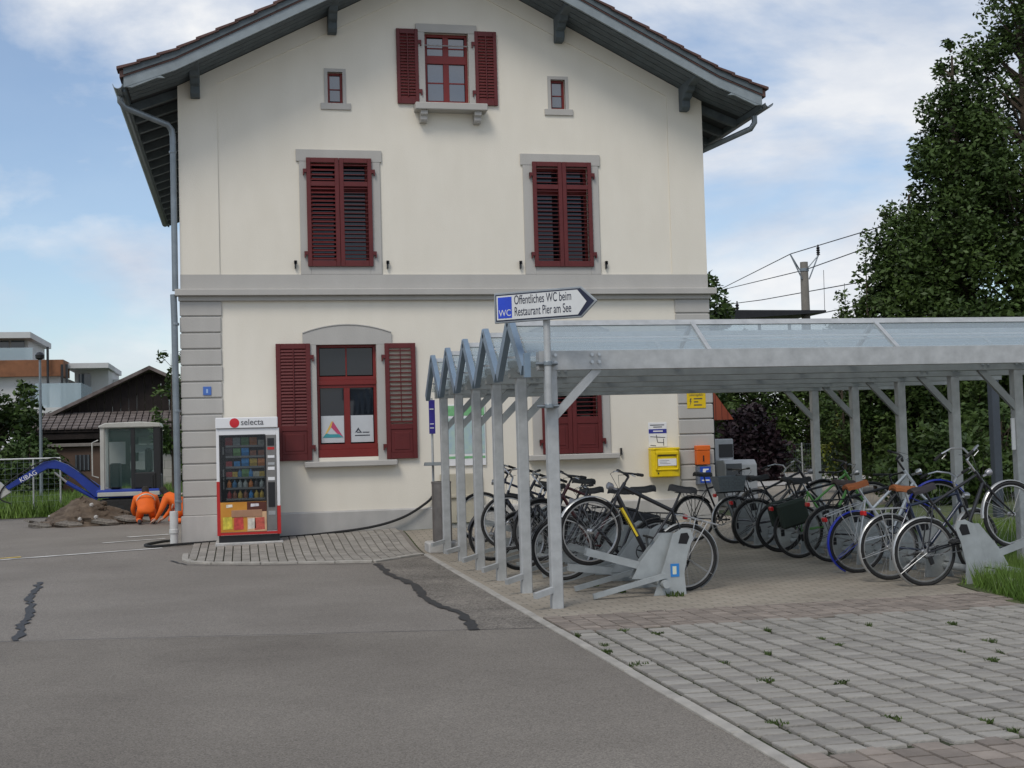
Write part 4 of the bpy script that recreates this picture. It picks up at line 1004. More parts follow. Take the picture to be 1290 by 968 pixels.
# ------------------------------------------------------------------ vending machine
vm = thing('vending_machine', 'red and white snack vending machine standing against the station wall by the corner', 'vending machine', (-3.485, -.8, .10))
VWd = .485                                       # half width; local y=0 is the front, +y towards the wall
M_vred = mat('machine_red', (.45, .022, .02), .35, var=.06); M_vsteel = mat('machine_steel', (.22, .21, .20), .4, .5, var=.12)
part('concrete_foot', MB().box(-.52, .52, -.06, .76, -.12, .03), M_concrete, vm, bevel=.01)
part('base', MB().box(-VWd+.02, VWd-.02, .03, .72, .03, .14), M_black, vm)
# cabinet: sides, back, top, bottom; open to the front where the glass is
part('cabinet', MB().box(-VWd, -VWd+.05, .0, .75, .14, 1.80).box(VWd-.05, VWd, .0, .75, .14, 1.80).box(-VWd+.05, VWd-.05, .70, .75, .14, 1.80).box(-VWd+.05, VWd-.05, .0, .70, 1.69, 1.80).box(-VWd+.05, VWd-.05, .0, .70, .14, .20), M_white, vm, bevel=.004)
part('header', MB().box(-VWd-.005, VWd-.02, -.03, .6, 1.805, 1.975), M_white, vm, bevel=.01)
part('side_stripe', MB().box(-VWd-.003, -VWd+.052, -.006, .4, .14, .98), M_vred, vm)
part('side_stripe', MB().box(VWd-.052, VWd+.003, -.006, .4, .14, .58), M_vred, vm)
part('lower_frame', MB().box(-VWd+.05, VWd-.05, -.006, .02, .145, .185), M_vred, vm)
lg = part('logo', MB().lathe([(.001, -.036), (.075, -.034), (.075, -.03)], 20, 'y', (-.20, 0, 1.89)), mat('logo_bright_red', (.55, .02, .03), .35), vm)
put('lettering', text_mesh('selecta', .135, mat('machine_ink', (.07, .07, .08), .4), .001, 'LEFT', .95), vm, (-.105, -.034, 1.855), FACE)
part('interior', MB().box(-VWd+.05, .25, .45, .47, .66, 1.69), M_dark, vm)
GX0, GX1, GZ0, GZ1 = -.415, .255, .665, 1.685
pal = [(.35, .03, .03), (.45, .3, .04), (.05, .16, .3), (.3, .32, .3), (.12, .25, .08), (.4, .38, .3), (.22, .08, .04), (.5, .16, .03), (.06, .05, .05), (.03, .2, .45)]
PM = [mat('packet_%d' % i, c, .35, var=.3, scale=30) for i, c in enumerate(pal)]
pack = {}
def packet(kind, m):
    if (kind, m.name) in pack: return pack[kind, m.name]
    if kind == 0: mb = MB().prism_x([(-.015, 0), (.015, 0), (.028, .06), (.015, .125), (-.015, .125), (-.028, .06)], -.042, .042)
    elif kind == 1: mb = MB().box(-.035, .035, -.012, .012, 0, .085)
    else: mb = MB().lathe([(.028, 0), (.031, .01), (.031, .075), (.026, .09), (.012, .115), (.012, .135)], 10)
    pack[kind, m.name] = mb.mesh('packet', m, kind == 2); return pack[kind, m.name]
for r_i, z in enumerate((.70, .87, 1.035, 1.20, 1.365, 1.53)):
    tr = part('shelf', MB().box(GX0 + .07, GX1, .08, .44, z - .014, z - .004).box(GX0 + .07, GX1, .07, .08, z - .02, z + .012), M_vsteel, vm)
    n = 7 if r_i < 3 else 5
    for k in range(n):
        kd = 2 if r_i < 2 else (rnd.choice([0, 1, 2]) if r_i == 2 else rnd.choice([0, 0, 1]))
        put('packet', packet(kd, rnd.choice(PM)), tr, (GX0 + .12 + (GX1 - GX0 - .17) * k / (n - 1), .11, z - .003), (0, 0, rnd.uniform(-.2, .2)), (1.15, 1, 1.0) if kd == 2 else (1.35, 1, 1.1))
part('glass', MB().box(GX0 - .01, GX1, -.004, .004, GZ0 - .01, GZ1), glass_mat('vending_glass', (.03, .035, .04), .22, .03, .8), vm)
part('glass_frame', MB().box(GX0 - .025, GX0, -.01, .02, GZ0, GZ1).box(GX1, GX1 + .012, -.01, .02, GZ0, GZ1).box(GX0 - .025, GX1 + .012, -.01, .02, GZ1, GZ1 + .02), M_black, vm)
for z0, z1 in ((.86, .98), (1.0, 1.03), (1.05, 1.17), (1.40, 1.52)): put('print_line', MB().box(GX0 + .025, GX0 + .045, .02, .024, z0, z1).mesh('print_line', M_vsteel), vm)
pp = part('payment_panel', MB().box(.275, VWd - .055, -.014, .03, .2, 1.69), M_vsteel, vm, bevel=.004)
for z0, z1, m in ((1.52, 1.64, M_black), (1.46, 1.50, M_vred), (1.33, 1.37, M_white), (1.22, 1.26, M_chrome), (1.14, 1.19, M_white), (.98, 1.03, M_white), (.56, .95, M_black), (.44, .50, M_chrome)):
    put('payment_slot', MB().box(.30, VWd - .08, -.020, -.0135, z0, z1).mesh('payment_slot', m), pp)
# advert panel
ad = part('advert_panel', MB().box(-VWd+.05, .27, -.012, .02, .19, .655), mat('advert_orange', (.55, .22, .02), .4, var=.15, scale=2, col2=(.62, .3, .05)), vm)
put('advert_field', MB().box(-.03, .268, -.0145, -.0121, .50, .652).mesh('advert_field', mat('advert_brown', (.09, .025, .015), .4)), ad)
put('advert_field', MB().box(-.03, .268, -.0145, -.0121, .195, .498).mesh('advert_field', mat('advert_peach', (.6, .38, .22), .4, var=.2, scale=5)), ad)
put('retrieval_flap', MB().box(-.27, .20, -.022, -.012, .42, .53).mesh('retrieval_flap', mat('flap_tan', (.36, .2, .12), .3), False, .004), ad)
for x, z, w, h, c in ((-.33, .23, .15, .2, (.6, .5, .06)), (-.16, .22, .15, .2, (.5, .06, .05)), (.04, .23, .12, .17, (.62, .58, .5)), (.16, .21, .16, .2, (.5, .10, .07)), (-.30, .57, .1, .05, (.65, .6, .5)), (.09, .575, .13, .05, (.6, .58, .6))):
    put('advert_print', MB().add([(x-w/2, -.0155, z), (x+w/2, -.0155, z+.01), (x+w/2*.92, -.0155, z+h), (x-w/2*.95, -.0155, z+h*.97)], [(0,1,2,3)]).mesh('advert_print', mat('print_%d' % int(c[0]*100+c[1]*1000), c, .4, var=.35, scale=14)), ad)

# ------------------------------------------------------------------ things on the station wall
def wall_box(name, label, cat, x0, x1, z0, z1, y, d, material, bevel=.01, group=None):
    return tag(put(name, MB().box(x0, x1, -d, .0, z0, z1).mesh(name, material, False, bevel), None, (0, y, 0)), label, cat, group)
M_yel = mat('post_yellow', (.72, .52, .005), .35, var=.05)
lb = thing('letter_box', 'yellow letter box with rounded front on the station wall', 'letter box', (3.57, -.02, .88))
part('body', MB().prism_z([(-.26, 0), (-.26, -.16), (-.22, -.205), (-.1, -.225), (.1, -.225), (.22, -.205), (.26, -.16), (.26, 0)], .02, .50), M_yel, lb, bevel=.015)
part('top_cap', MB().prism_z([(-.265, 0), (-.265, -.17), (-.22, -.22), (.22, -.22), (.265, -.17), (.265, 0)], .485, .525), M_yel, lb, bevel=.012)
part('door_rim', MB().box(-.20, .21, -.245, -.20, .40, .46).box(-.20, .21, -.24, -.20, .13, .165).box(-.20, -.17, -.24, -.20, .13, .46).box(.18, .21, -.24, -.20, .13, .46), M_yel, lb, bevel=.012)
part('slot', MB().box(-.15, .16, -.236, -.21, .385, .40), M_dark, lb)
lp = part('collection_plate', MB().box(-.16, .17, -.232, -.21, .215, .335), M_white, lb)
for i, (a, b) in enumerate(((-.13, .04), (-.13, .0), (-.13, .06))): put('print_line', MB().box(a, b, -.2332, -.2321, .30 - i*.025, .305 - i*.025).mesh('print_line', M_ink), lp)
part('lock', MB().lathe([(.012, -.232), (.012, -.22)], 10, 'y', (-.16, 0, .09)), M_dark, lb)
nt_ = wall_box('notice', 'white paper notice with blue band and small map above the letter box', 'notice', 3.33, 3.665, 1.42, 1.845, -.002, .008, M_white, .002)
put('band', MB().box(3.335, 3.66, -.010, -.0081, 1.655, 1.73).mesh('band', mat('notice_blue', (.03, .035, .26), .5)), nt_)
put('print_line', MB().box(3.415, 3.59, -.0115, -.0101, 1.682, 1.704).mesh('print_line', M_white), nt_)
for (a, b, z) in ((3.36, 3.62, 1.80), (3.42, 3.58, 1.765)): put('print_line', MB().box(a, b, -.0095, -.0081, z-.008, z+.008).mesh('print_line', M_ink), nt_)
mp_ = MB()
for a, b in (((3.36, 1.6), (3.63, 1.58)), ((3.47, 1.63), (3.49, 1.5)), ((3.49, 1.5), (3.60, 1.49)), ((3.60, 1.56), (3.60, 1.44)), ((3.36, 1.45), (3.46, 1.44))): mp_.bar((a[0], -.0092, a[1]), (b[0], -.0092, b[1]), .002, .012)
o = part('map_print', mp_, M_ink, nt_); o['kind'] = 'stuff'
ob = thing('dispenser_box', 'orange dispenser box on the station corner above a blue box', 'box', (4.265, -.04, 1.09))
part('body', MB().prism_x([(0, 0), (-.12, 0), (-.14, .22), (-.14, .25), (0, .25)], -.12, .12), mat('dispenser_orange', (.68, .13, .015), .45, var=.08), ob, bevel=.008)
part('lid', MB().box(-.125, .125, -.15, .0, .245, .335), MATS['dispenser_orange'], ob, bevel=.012)
part('slot', MB().box(-.012, .006, -.142, -.125, .06, .16), M_dark, ob)
bb = thing('box', 'small blue and white box on the station corner under the orange box', 'box', (4.27, -.04, .75))
part('body', MB().box(-.12, .12, -.12, 0, 0, .31), mat('box_grey', (.12, .14, .18), .5), bb, bevel=.006)
fc = part('front', MB().box(-.075, .118, -.126, -.119, .03, .305), mat('box_blue', (.02, .07, .42), .4), bb)
put('pictogram', MB().prism_y([(-.03, .14), (.05, .14), (.06, .17), (.02, .20), (.03, .24), (.08, .25), (.08, .27), (-.02, .27), (-.03, .22), (-.01, .18)], -.128, -.1262).mesh('pictogram', M_white), fc)
put('print_line', MB().box(-.05, .09, -.128, -.1262, .06, .08).mesh('print_line', M_white), fc)
ws = wall_box('warning_sign', 'yellow warning sign with black lightning mark on the station corner quoins', 'sign', 4.04, 4.385, 2.075, 2.355, -.04, .008, mat('sign_yellow', (.70, .48, .01), .4, var=.05), .003)
put('lettering', text_mesh('Lebensgefahr', .062, M_ink, .0005, 'CENTER', .82), ws, (4.212, -.0095, 2.29), FACE)
put('lightning', MB().prism_y([(4.10, 2.25), (4.085, 2.19), (4.105, 2.195), (4.085, 2.11), (4.125, 2.205), (4.105, 2.20), (4.125, 2.25)], -.0105, -.0081).mesh('lightning', M_ink), ws)
for i, w in enumerate((.155, .08, .145)): put('print_line', MB().box(4.165, 4.165 + w, -.0095, -.0081, 2.232 - i*.055, 2.252 - i*.055).mesh('print_line', M_ink), ws)   # too small to read
mb_ = thing('map_board', 'green and white town map poster board on the wall behind the posts', 'notice board', (.12, -.012, 1.2))
part('board', MB().box(-.33, .33, -.022, .0, .0, 1.03), M_white, mb_, bevel=.004)
part('green_header', MB().box(-.315, .315, -.026, -.0215, .84, 1.01), mat('poster_green', (.10, .42, .14), .5, var=.25, scale=6, col2=(.3, .55, .3)), mb_)
part('map_print', MB().box(-.315, .315, -.0255, -.0215, .2, .8), mat('poster_map', (.36, .48, .58), .5, var=.1, scale=9, col2=(.42, .55, .45)), mb_)
part('green_footer', MB().box(-.315, .315, -.0255, -.0215, .12, .16), MATS['poster_green'], mb_)
cb = thing('wall_cabinet', 'beige meter cabinet set low on the station wall behind the posts', 'cabinet', (.0, -.03, .25))
part('door', MB().box(-.35, .35, -.05, 0, 0, .82), mat('cabinet_beige', (.42, .385, .3), .6, var=.1), cb, bevel=.008)
part('ledge', MB().box(-.38, .38, -.09, 0, .42, .47), MATS['cabinet_beige'], cb, bevel=.006)

# waste bin
wb = thing('waste_bin', 'slim steel waste bin with ash tray on a pale concrete foot', 'waste bin', (-.70, -2.5, gz(-.7, -2.5)))
part('concrete_foot', MB().box(-.24, .24, -.24, .24, -.03, .13), M_concrete, wb, bevel=.02)
part('bin', MB().lathe([(.135, .13), (.145, .14), (.145, .98), (.15, .985), (.15, 1.01), (.14, 1.015), (.135, .98), (.13, .9)], 22), mat('bin_steel', (.17, .155, .145), .4, .6, var=.25, scale=5), wb, True)
part('pole', MB().tube([(-.11, .05, .13), (-.11, .05, 2.25)], .018, 10), M_galv, wb, True)
part('ash_tray', MB().prism_x([(-.12, 1.26), (.02, 1.30), (.10, 1.26), (.10, 1.25), (-.12, 1.25)], -.24, .06), M_zinc, wb)
sg = part('banner', MB().box(-.155, -.065, .015, .03, 1.72, 2.22), mat('banner_violet', (.04, .03, .22), .4, var=.4, scale=3), wb)
for z in (1.80, 1.86, 2.08): put('print_line', MB().box(-.145, -.085, .0125, .0145, z, z+.012).mesh('print_line', M_white), sg)

# hose along the foot of the wall
def smooth_path(P, n=8):
    P = [Vector(p) for p in P]; out = []
    for i in range(len(P)-1):
        p0, p1, p2, p3 = P[max(i-1, 0)], P[i], P[i+1], P[min(i+2, len(P)-1)]
        for k in range(n):
            t = k/n; out.append(.5*((2*p1) + (p2-p0)*t + (2*p0-5*p1+4*p2-p3)*t*t + (3*p1-p0-3*p2+p3)*t*t*t))
    return out + [P[-1]]
tag(part('hose', MB().tube(smooth_path([(-.44, .0, .74), (-.60, -.10, .60), (-1.0, -.14, .38), (-1.55, -.15, .24), (-2.4, -.14, .16), (-3.1, -.12, .13), (-4.0, -.14, .11), (-4.5, -.2, .10), (-4.95, -.32, .09), (-5.12, .1, .09), (-4.9, .75, .09), (-4.7, .9, .09)]), .022, 8), M_rubber, None, True),
    'black hose running along the foot of the station wall to the corner', 'hose')

# ticket machine, container and small canopy house beyond the corner
tm = thing('ticket_machine', 'grey ticket machine with dark screen behind the station corner', 'ticket machine', (6.05, 3.6, gz(6, 3.6)))
part('body', MB().box(-.33, .26, 0, .45, 0, 1.36), mat('machine_pale', (.4, .41, .41), .45, var=.08), tm, bevel=.02)
part('screen', MB().box(-.06, .24, -.012, .02, .98, 1.25), M_black, tm)
part('panel', MB().box(-.06, .22, -.012, .02, .55, .95), M_white, tm)
rb = thing('container', 'pale grey recycling container with dark front behind the station corner', 'container', (6.2, 3.0, gz(6, 3)))
part('body', MB().prism_x([(0, 0), (.5, 0), (.5, .93), (.1, .93), (0, .84)], -.32, .36), MATS['machine_pale'], rb, bevel=.015)
part('front', MB().box(-.30, .03, -.012, .02, .3, .86), mat('container_dark', (.08, .085, .09), .5), rb)
tag(put('dark_post', MB().box(-.06, .06, -.06, .06, 0, 2.6).mesh('dark_post', M_soffit, False, .006), None, (5.45, 2.6, .15)), 'dark brown wooden post right behind the station corner', 'post')

# ------------------------------------------------------------------ foliage
def leaf_cloud(centers, spread, per, size, seed, zs=1.0):
    """leaf-sized rhombs scattered round cluster centres"""
    rr = np.random.default_rng(seed); c = np.repeat(np.array(centers, float), per, 0); n = len(c)
    sp = np.repeat(np.broadcast_to(np.array(spread, float), (len(centers),)), per)
    keep = rr.random(n) < np.clip((sp / sp.max())**1.8 * 1.6 + .04, 0, 1); c = c[keep]; sp = sp[keep]; n = len(c)   # small sprays carry fewer leaves
    d = rr.normal(size=(n, 3)); d /= np.linalg.norm(d, axis=1)[:, None]
    p = c + d * (sp * rr.random(n) ** .45)[:, None] * np.array([1, 1, zs])
    u = rr.normal(size=(n, 3)); u[:, 2] *= .6; u /= np.linalg.norm(u, axis=1)[:, None]
    w = rr.normal(size=(n, 3)); w -= (w * u).sum(1)[:, None] * u; w /= np.linalg.norm(w, axis=1)[:, None]
    s = size * rr.uniform(.6, 1.35, n)[:, None]
    V = np.stack([p - u*s, p + w*s*.5, p + u*s, p - w*s*.5], 1).reshape(-1, 3)
    return tri_mesh('crown', V, 4)
M_bark = mat('bark', (.07, .055, .04), .95, var=.3, scale=8, bump=.5)
LM = dict(dark=leaf_mat('leaf_dark', (.028, .055, .014), (.062, .10, .022)), mid=leaf_mat('leaf_mid', (.035, .07, .016), (.075, .115, .028)),
          light=leaf_mat('leaf_light', (.06, .10, .02), (.13, .16, .035)), purple=leaf_mat('leaf_purple', (.014, .008, .011), (.028, .013, .018)), yellow=leaf_mat('leaf_yellow', (.12, .15, .02), (.25, .26, .04)))
def tree(name, label, x, y, h, prof, lm, n=120, per=110, leaf=.09, seed=1, trunk=.12, z0=.2, lean=0., spread=.45, group=None, cat='tree', zbase=None):
    """prof: list of (height fraction, radius)"""
    rr = random.Random(seed); zb = gz(x, y) if zbase is None else zbase
    root = thing(name, label, cat, (x, y, zb), group=group)
    hs = [p[0] for p in prof]; rs = [p[1] for p in prof]; cen = []; spr = []; mb = MB()
    mb.tube([(0, 0, -.1), (lean*.3, 0, h*.3), (lean*.7, .05, h*.7), (lean, 0, h*.95)], [trunk, trunk*.8, trunk*.45, trunk*.12], 8)
    tot = [max(.02, float(np.interp(i/40, hs, rs)))**1.05 for i in range(41)]
    for k in range(n):
        t = rr.choices(range(41), tot)[0] / 40 + rr.uniform(-.012, .012); t = min(1, max(hs[0], t)); r = float(np.interp(t, hs, rs))
        a = rr.uniform(0, 6.283); q = r * rr.uniform(.25, 1.0) ** .5
        c = (q*math.cos(a) + lean*t, q*math.sin(a), h*t); cen.append(c); spr.append(min(spread, max(.2, r*.55)) * rr.uniform(.6, 1.25))
        if k % 2 == 0 or t > .75: mb.tube([(lean*t, 0, max(.1, h*t - q*1.1)), c], [trunk*.22, .008], 5, False)
    part('trunk', mb, M_bark, root, True)
    me = leaf_cloud(cen, spr, per, leaf, seed); me.materials.append(LM[lm]); put('crown', me, root)
    return root
# the tall hornbeams beside the shelter
tree('columnar_tree', 'tallest dense dark green columnar tree rising behind the shelter', 15.0, 6.0, 13.6, [(.06, 2.3), (.3, 2.6), (.5, 2.2), (.72, 1.4), (.9, .6), (1, .08)], 'dark', 420, 230, .068, 11, .22, spread=.55)
tree('columnar_tree', 'second dark green columnar tree with a slender top, lower than its neighbour', 13.35, 6.4, 11.0, [(.06, 2.2), (.3, 2.2), (.5, 1.7), (.72, 1.05), (.9, .42), (1, .06)], 'dark', 330, 220, .068, 12, .2, spread=.5)
tree('columnar_tree', 'broad dark green tree with ragged side branches in front of the columnar trees', 12.5, 7.2, 7.6, [(.08, 2.0), (.4, 1.9), (.7, 1.2), (.9, .6), (1, .2)], 'mid', 190, 200, .068, 13, .15, spread=.45)
tree('young_tree', 'slender young tree with sparse twigs and gaps beside the big dark trees', 11.2, 7.0, 6.1, [(.3, .5), (.6, .55), (.8, .35), (1, .06)], 'mid', 60, 80, .055, 14, .05, spread=.28)
tree('young_tree', 'low sparse sapling showing just above the shelter roof ridge', 10.55, 7.2, 4.75, [(.3, .6), (.7, .5), (.9, .3), (1, .08)], 'mid', 46, 80, .055, 15, .04, spread=.26)
tree('station_tree', 'green tree peeping out behind the right edge of the station', 11.75, 20.0, 7.4, [(.3, 1.0), (.6, 1.1), (.85, .75), (1, .15)], 'mid', 80, 90, .12, 16, .12, spread=.5)
bg = [(12.4, 25, 4.6, 1.6, 'dark', 'dark round tree behind the purple bush and ticket machine'), (14.9, 29, 5.2, 1.8, 'mid', 'leafy green tree between the purple bush and the cottage'), (17.6, 40, 6.5, 2.4, 'dark', 'dark tree behind the grey-roofed cottage'),
      (19.4, 22, 5.2, 2.0, 'dark', 'dense dark tree behind the yellow-green bush'), (22.2, 23.5, 5.4, 2.1, 'dark', 'dense dark tree standing behind the right-hand shelter posts'), (17.0, 14.0, 4.4, 1.6, 'dark', 'bushy dark tree close behind the lawn'),
      (20.2, 13.5, 4.6, 1.9, 'mid', 'wide mid-green tree behind the shelter posts by the lawn'), (25.5, 26, 6.0, 2.4, 'dark', 'tall dark tree farthest along the mesh fence'),
      (16.3, 27, 5.6, 1.7, 'dark', 'dark tree in front of the left end of the cottage'), (18.4, 25.5, 5.2, 1.5, 'mid', 'mid-green tree just behind the yellow-green bush'), (13.4, 27.5, 5.4, 1.6, 'mid', 'mid-green tree rising behind the purple bush')]
for i, (x, y, h, r, lm, lab) in enumerate(bg):
    tree('leafy_tree', lab, x, y, h, [(.05, r*.8), (.35, r), (.7, r*.85), (.9, r*.5), (1, r*.15)], lm, 130, 150, .085, 30+i, .12, spread=.5)
tree('purple_bush', 'dark purple-leaved bush beyond the ticket machine', 12.3, 17.2, 2.45, [(.05, .8), (.4, 1.0), (.8, .6), (1, .15)], 'purple', 80, 90, .10, 50, .06, cat='bush', spread=.4)
tree('yellow_bush', 'yellow-green bush in front of the dark trees by the fence', 16.6, 19.0, 2.2, [(.05, .6), (.4, .85), (.8, .6), (1, .12)], 'yellow', 60, 80, .09, 51, .05, cat='bush', spread=.35)
tree('hedge_bush', 'low dark hedge bush at the edge of the lawn beside the shelter', 9.9, 1.8, 1.35, [(.05, 1.0), (.5, 1.2), (.85, .8), (1, .3)], 'dark', 90, 90, .07, 52, .05, cat='bush', spread=.35)
tree('hedge_bush', 'tall mid-green hedge bush at the lawn edge under the columnar trees', 12.2, 3.2, 1.9, [(.05, 1.3), (.5, 1.5), (.85, 1.0), (1, .3)], 'mid', 110, 90, .075, 53, .05, cat='bush', spread=.4)
# left side
tree('leafy_tree', 'dark broad tree in front of the terraced apartment house', -12.0, 24.0, 5.3, [(.15, 1.2), (.4, 1.7), (.7, 1.5), (.9, .8), (1, .2)], 'dark', 130, 100, .12, 60, .15)
tree('leafy_tree', 'green tree between the apartment terrace and the barn', -10.9, 36.0, 3.6, [(.1, .9), (.5, 1.1), (.85, .7), (1, .2)], 'light', 60, 80, .12, 61, .1)
tree('green_bush', 'dark green bush beside the brick shed', -10.3, 22.5, 2.2, [(.05, .8), (.5, .9), (.85, .55), (1, .15)], 'mid', 70, 80, .09, 62, .05, cat='bush')
tree('young_tree', 'thin tree with airy branches beside the barn and downpipe', -5.75, 21.0, 4.9, [(.35, .5), (.65, .75), (.9, .45), (1, .1)], 'mid', 34, 45, .09, 63, .04, spread=.3)
tree('green_bush', 'slim climbing bush against the white block wall', -5.75, 27.6, 2.2, [(.05, .25), (.5, .3), (.9, .2), (1, .1)], 'mid', 26, 50, .08, 64, .03, cat='bush', spread=.2)

# ------------------------------------------------------------------ buildings to the left
M_oldwood = mat('dark_barn_boards', (.018, .013, .011), .9, var=.4, scale=3, bump=.3)
M_oldtile = mat('weathered_tile', (.13, .105, .095), .9, var=.4, scale=2.5, bump=.4, col2=(.2, .17, .155))
barn = thing('barn', 'dark timber barn gable with a tiled lean-to over a white block wall', 'barn', (-7.0, 30.0, .05))
for i in range(24):
    x0 = -3.5 + i*.30; xm = x0 + .14; zt = 4.7 - abs(xm)*.475
    if zt > 2.9: part('board', MB().prism_y([(x0, 2.6), (x0 + .285, 2.6), (x0 + .285, 4.68 - abs(x0+.285)*.475), (x0, 4.68 - abs(x0)*.475)], rnd.uniform(-.02, 0), .03), M_oldwood, barn)
for s in (-1, 1): part('roof', MB().prism_y([(0, 4.72), (s*3.75, 2.93), (s*3.75, 3.06), (0, 4.86)], -.5, 9), M_oldtile, barn)
lt = part('lean_to_roof', MB().prism_x([(-2.2, 2.35), (.0, 3.0), (.0, 3.08), (-2.2, 2.43)], -4.6, 4.0), M_oldwood, barn)
for k in range(36):
    x = -4.55 + k*.24; mb = MB()
    for j in range(6): y0 = -2.25 + j*.38; mb.prism_x([(y0, 2.44 + (y0+2.2)*.2955 + .03), (y0 + .40, 2.44 + (y0+2.6)*.2955), (y0+.40, 2.44 + (y0+2.6)*.2955 + .05), (y0, 2.44 + (y0+2.2)*.2955 + .09)], x, x + .20)
    o = part('tile_column', mb, M_oldtile, lt); o['kind'] = 'stuff'
part('eave_beam', MB().box(-4.6, 4.0, -2.15, -2.0, 2.1, 2.33), M_oldwood, barn)
part('dark_opening', MB().box(-4.2, -.4, -1.0, -.9, 0, 2.4), M_oldwood, barn)
M_block = mat('white_block', (.46, .45, .41), .85, var=.12, scale=2, bump=.2)
for i in range(7):
    for j in range(4):
        x0 = -.35 + j*.62 - (.3 if i % 2 else 0); part('wall_block', MB().box(x0, x0 + .605, -1.62, -1.4, i*.31, i*.31 + .30), M_block, barn)
shed = thing('brick_shed', 'small red-brown shed with flat roof and barred window behind the excavator', 'shed', (-9.0, 24.0, .05))
part('wall', MB().box(-.82, .95, 0, 1.6, 0, 1.8), brick_mat('shed_brick', (.17, .055, .035), (.22, .075, .045), (.12, .08, .06), .24, .075, .008), shed)
part('roof', MB().box(-.95, 1.05, -.15, 1.75, 1.8, 1.91), mat('shed_roof', (.2, .18, .16), .8), shed, bevel=.01)
w_ = part('window', MB().box(-.07, .40, -.03, .02, 1.0, 1.52), M_black, shed)
for i in range(4): put('window_bar', MB().box(-.05 + i*.13, -.03 + i*.13, -.045, -.03, 1.0, 1.52).mesh('window_bar', M_zinc), w_)
M_apw = mat('apartment_render', (.50, .50, .49), .8, var=.06, scale=.5); M_apg = glass_mat('balustrade_glass', (.45, .55, .6), .5, .08); M_apwin = glass_mat('apartment_window', (.06, .08, .10), 1., .05, .7)
M_larch = mat('larch_cladding', (.20, .085, .04), .8, var=.2, scale=2)
apt = thing('apartment_house', 'pale terraced apartment house with glass balconies and larch cladding on the slope', 'apartment building', (-18.0, 70.0, 0.))
def ab(n, x0, x1, y0, y1, z0, z1, m, p=apt): return part(n, MB().box(x0, x1, y0, y1, z0, z1), m, p)
ab('top_storey', -6, .2, 1.5, 9, 7.9, 9.6, M_apw); ab('roof_slab', -6.5, .6, -.2, 9.5, 9.55, 9.95, M_apw)
for x in (-1.9, -.9): ab('window', x, x + .85, 1.42, 1.5, 8.0, 9.5, M_apwin)
ab('terrace_rail', -2.2, .7, -.1, 0., 7.95, 8.9, M_apg)
ab('cladding_band', -6, 2.7, -.3, 3, 6.95, 8.05, M_larch); ab('middle_storey', -6, 2.4, .3, 9, 4.7, 7.0, M_apw)
for x in (.35, 1.0, 1.65): ab('window', x - 1.2 + .6, x - .65 + .6, .22, .3, 5.1, 6.4, M_apwin)
ab('balcony_slab', -1.0, 4.2, -3.2, 5, 4.25, 4.72, M_apw); ab('balcony_rail', 1.3, 4.15, -3.15, -3.08, 4.72, 6.3, M_apg); ab('balcony_rail', 4.1, 4.17, -3.1, 3, 4.72, 6.3, M_apg)
ab('wing_storey', 2.9, 5.2, 4, 12, 4.7, 7.9, M_apw); ab('wing_roof', 2.5, 5.4, 2, 12, 7.6, 7.95, M_apw); ab('window', 3.2, 4.0, 3.9, 4.02, 5.0, 7.3, M_apwin)
ab('wing_storey', 5.0, 7.4, 9, 16, 4.5, 7.0, M_apw); ab('wing_roof', 4.6, 7.7, 7, 16, 6.75, 7.05, M_apw); ab('window', 5.3, 6.6, 8.9, 9.02, 5.0, 6.7, M_apwin)
ab('terrace_rail', 5.6, 11.5, 14, 14.1, 5.4, 6.6, M_apg); ab('terrace_wall', 5.6, 11.5, 14.2, 20, 4.2, 5.4, M_apw)
ab('lower_storey', -5, 3.6, 1.5, 9, .0, 4.3, M_apw); ab('window', .4, 2.9, 1.4, 1.5, .4, 3.9, M_apwin); ab('planter', -.6, 2.2, -1.5, -1.2, 0, 1.0, M_apw)
for x in (-.6, 3.6): part('column', MB().tube([(x, -2.6, 0), (x, -2.6, 4.3)], .09, 8), M_apw, apt)
for x, zt in ((1.75, 8.9), (2.65, 7.7), (2.95, 7.7)): part('flue', MB().tube([(x, -.6, 4.7), (x, -.6, zt)], .085, 8), M_black, apt)
tree('green_bush', 'bright green bush on the apartment house terrace', -15.9, 68, 3.6, [(.3, .9), (.6, 1.2), (.9, .7), (1, .2)], 'light', 50, 60, .2, 65, .08, cat='bush')
tree('leafy_tree', 'round tree at the far end of the apartment terraces', -10.6, 80, 7.0, [(.5, 1.0), (.7, 1.5), (.9, 1.0), (1, .3)], 'mid', 60, 60, .22, 66, .12)
lp = thing('street_lamp', 'slim grey street lamp in front of the apartment house', 'street lamp', (-9.58, 20.0, .05))
part('mast', MB().tube([(0, 0, 0), (0, 0, 2.5), (0, 0, 4.5)], [.055, .045, .035], 10), M_zinc, lp, True)
part('lamp_head', MB().lathe([(.04, 4.45), (.13, 4.5), (.14, 4.6), (.08, 4.68), (.001, 4.7)], 12), M_black, lp, True)
tent = thing('parasol', 'pale parasol standing behind the fence by the dark tree', 'parasol', (-12.2, 30.0, .05))
part('canopy', MB().lathe([(.01, 2.35), (.5, 2.12), (.9, 1.95), (.9, 1.88), (.45, 2.05), (.01, 2.25)], 8), M_white, tent); part('pole', MB().tube([(0, 0, 0), (0, 0, 2.3)], .03, 8), M_zinc, tent)
rf = thing('rail_fence', 'thin galvanised rail fence along the meadow edge', 'fence', (-9.2, 13.0, .05))
part('rail', MB().tube([(-6, 0, 1.45), (1.1, 0, 1.45)], .022, 8), M_galv, rf); 
for x in (-4.5, -3.0, -1.5, .45, 1.1): part('post', MB().tube([(x, 0, -.05), (x, 0, 1.45)], .022, 8), M_galv, rf)
mb = MB()
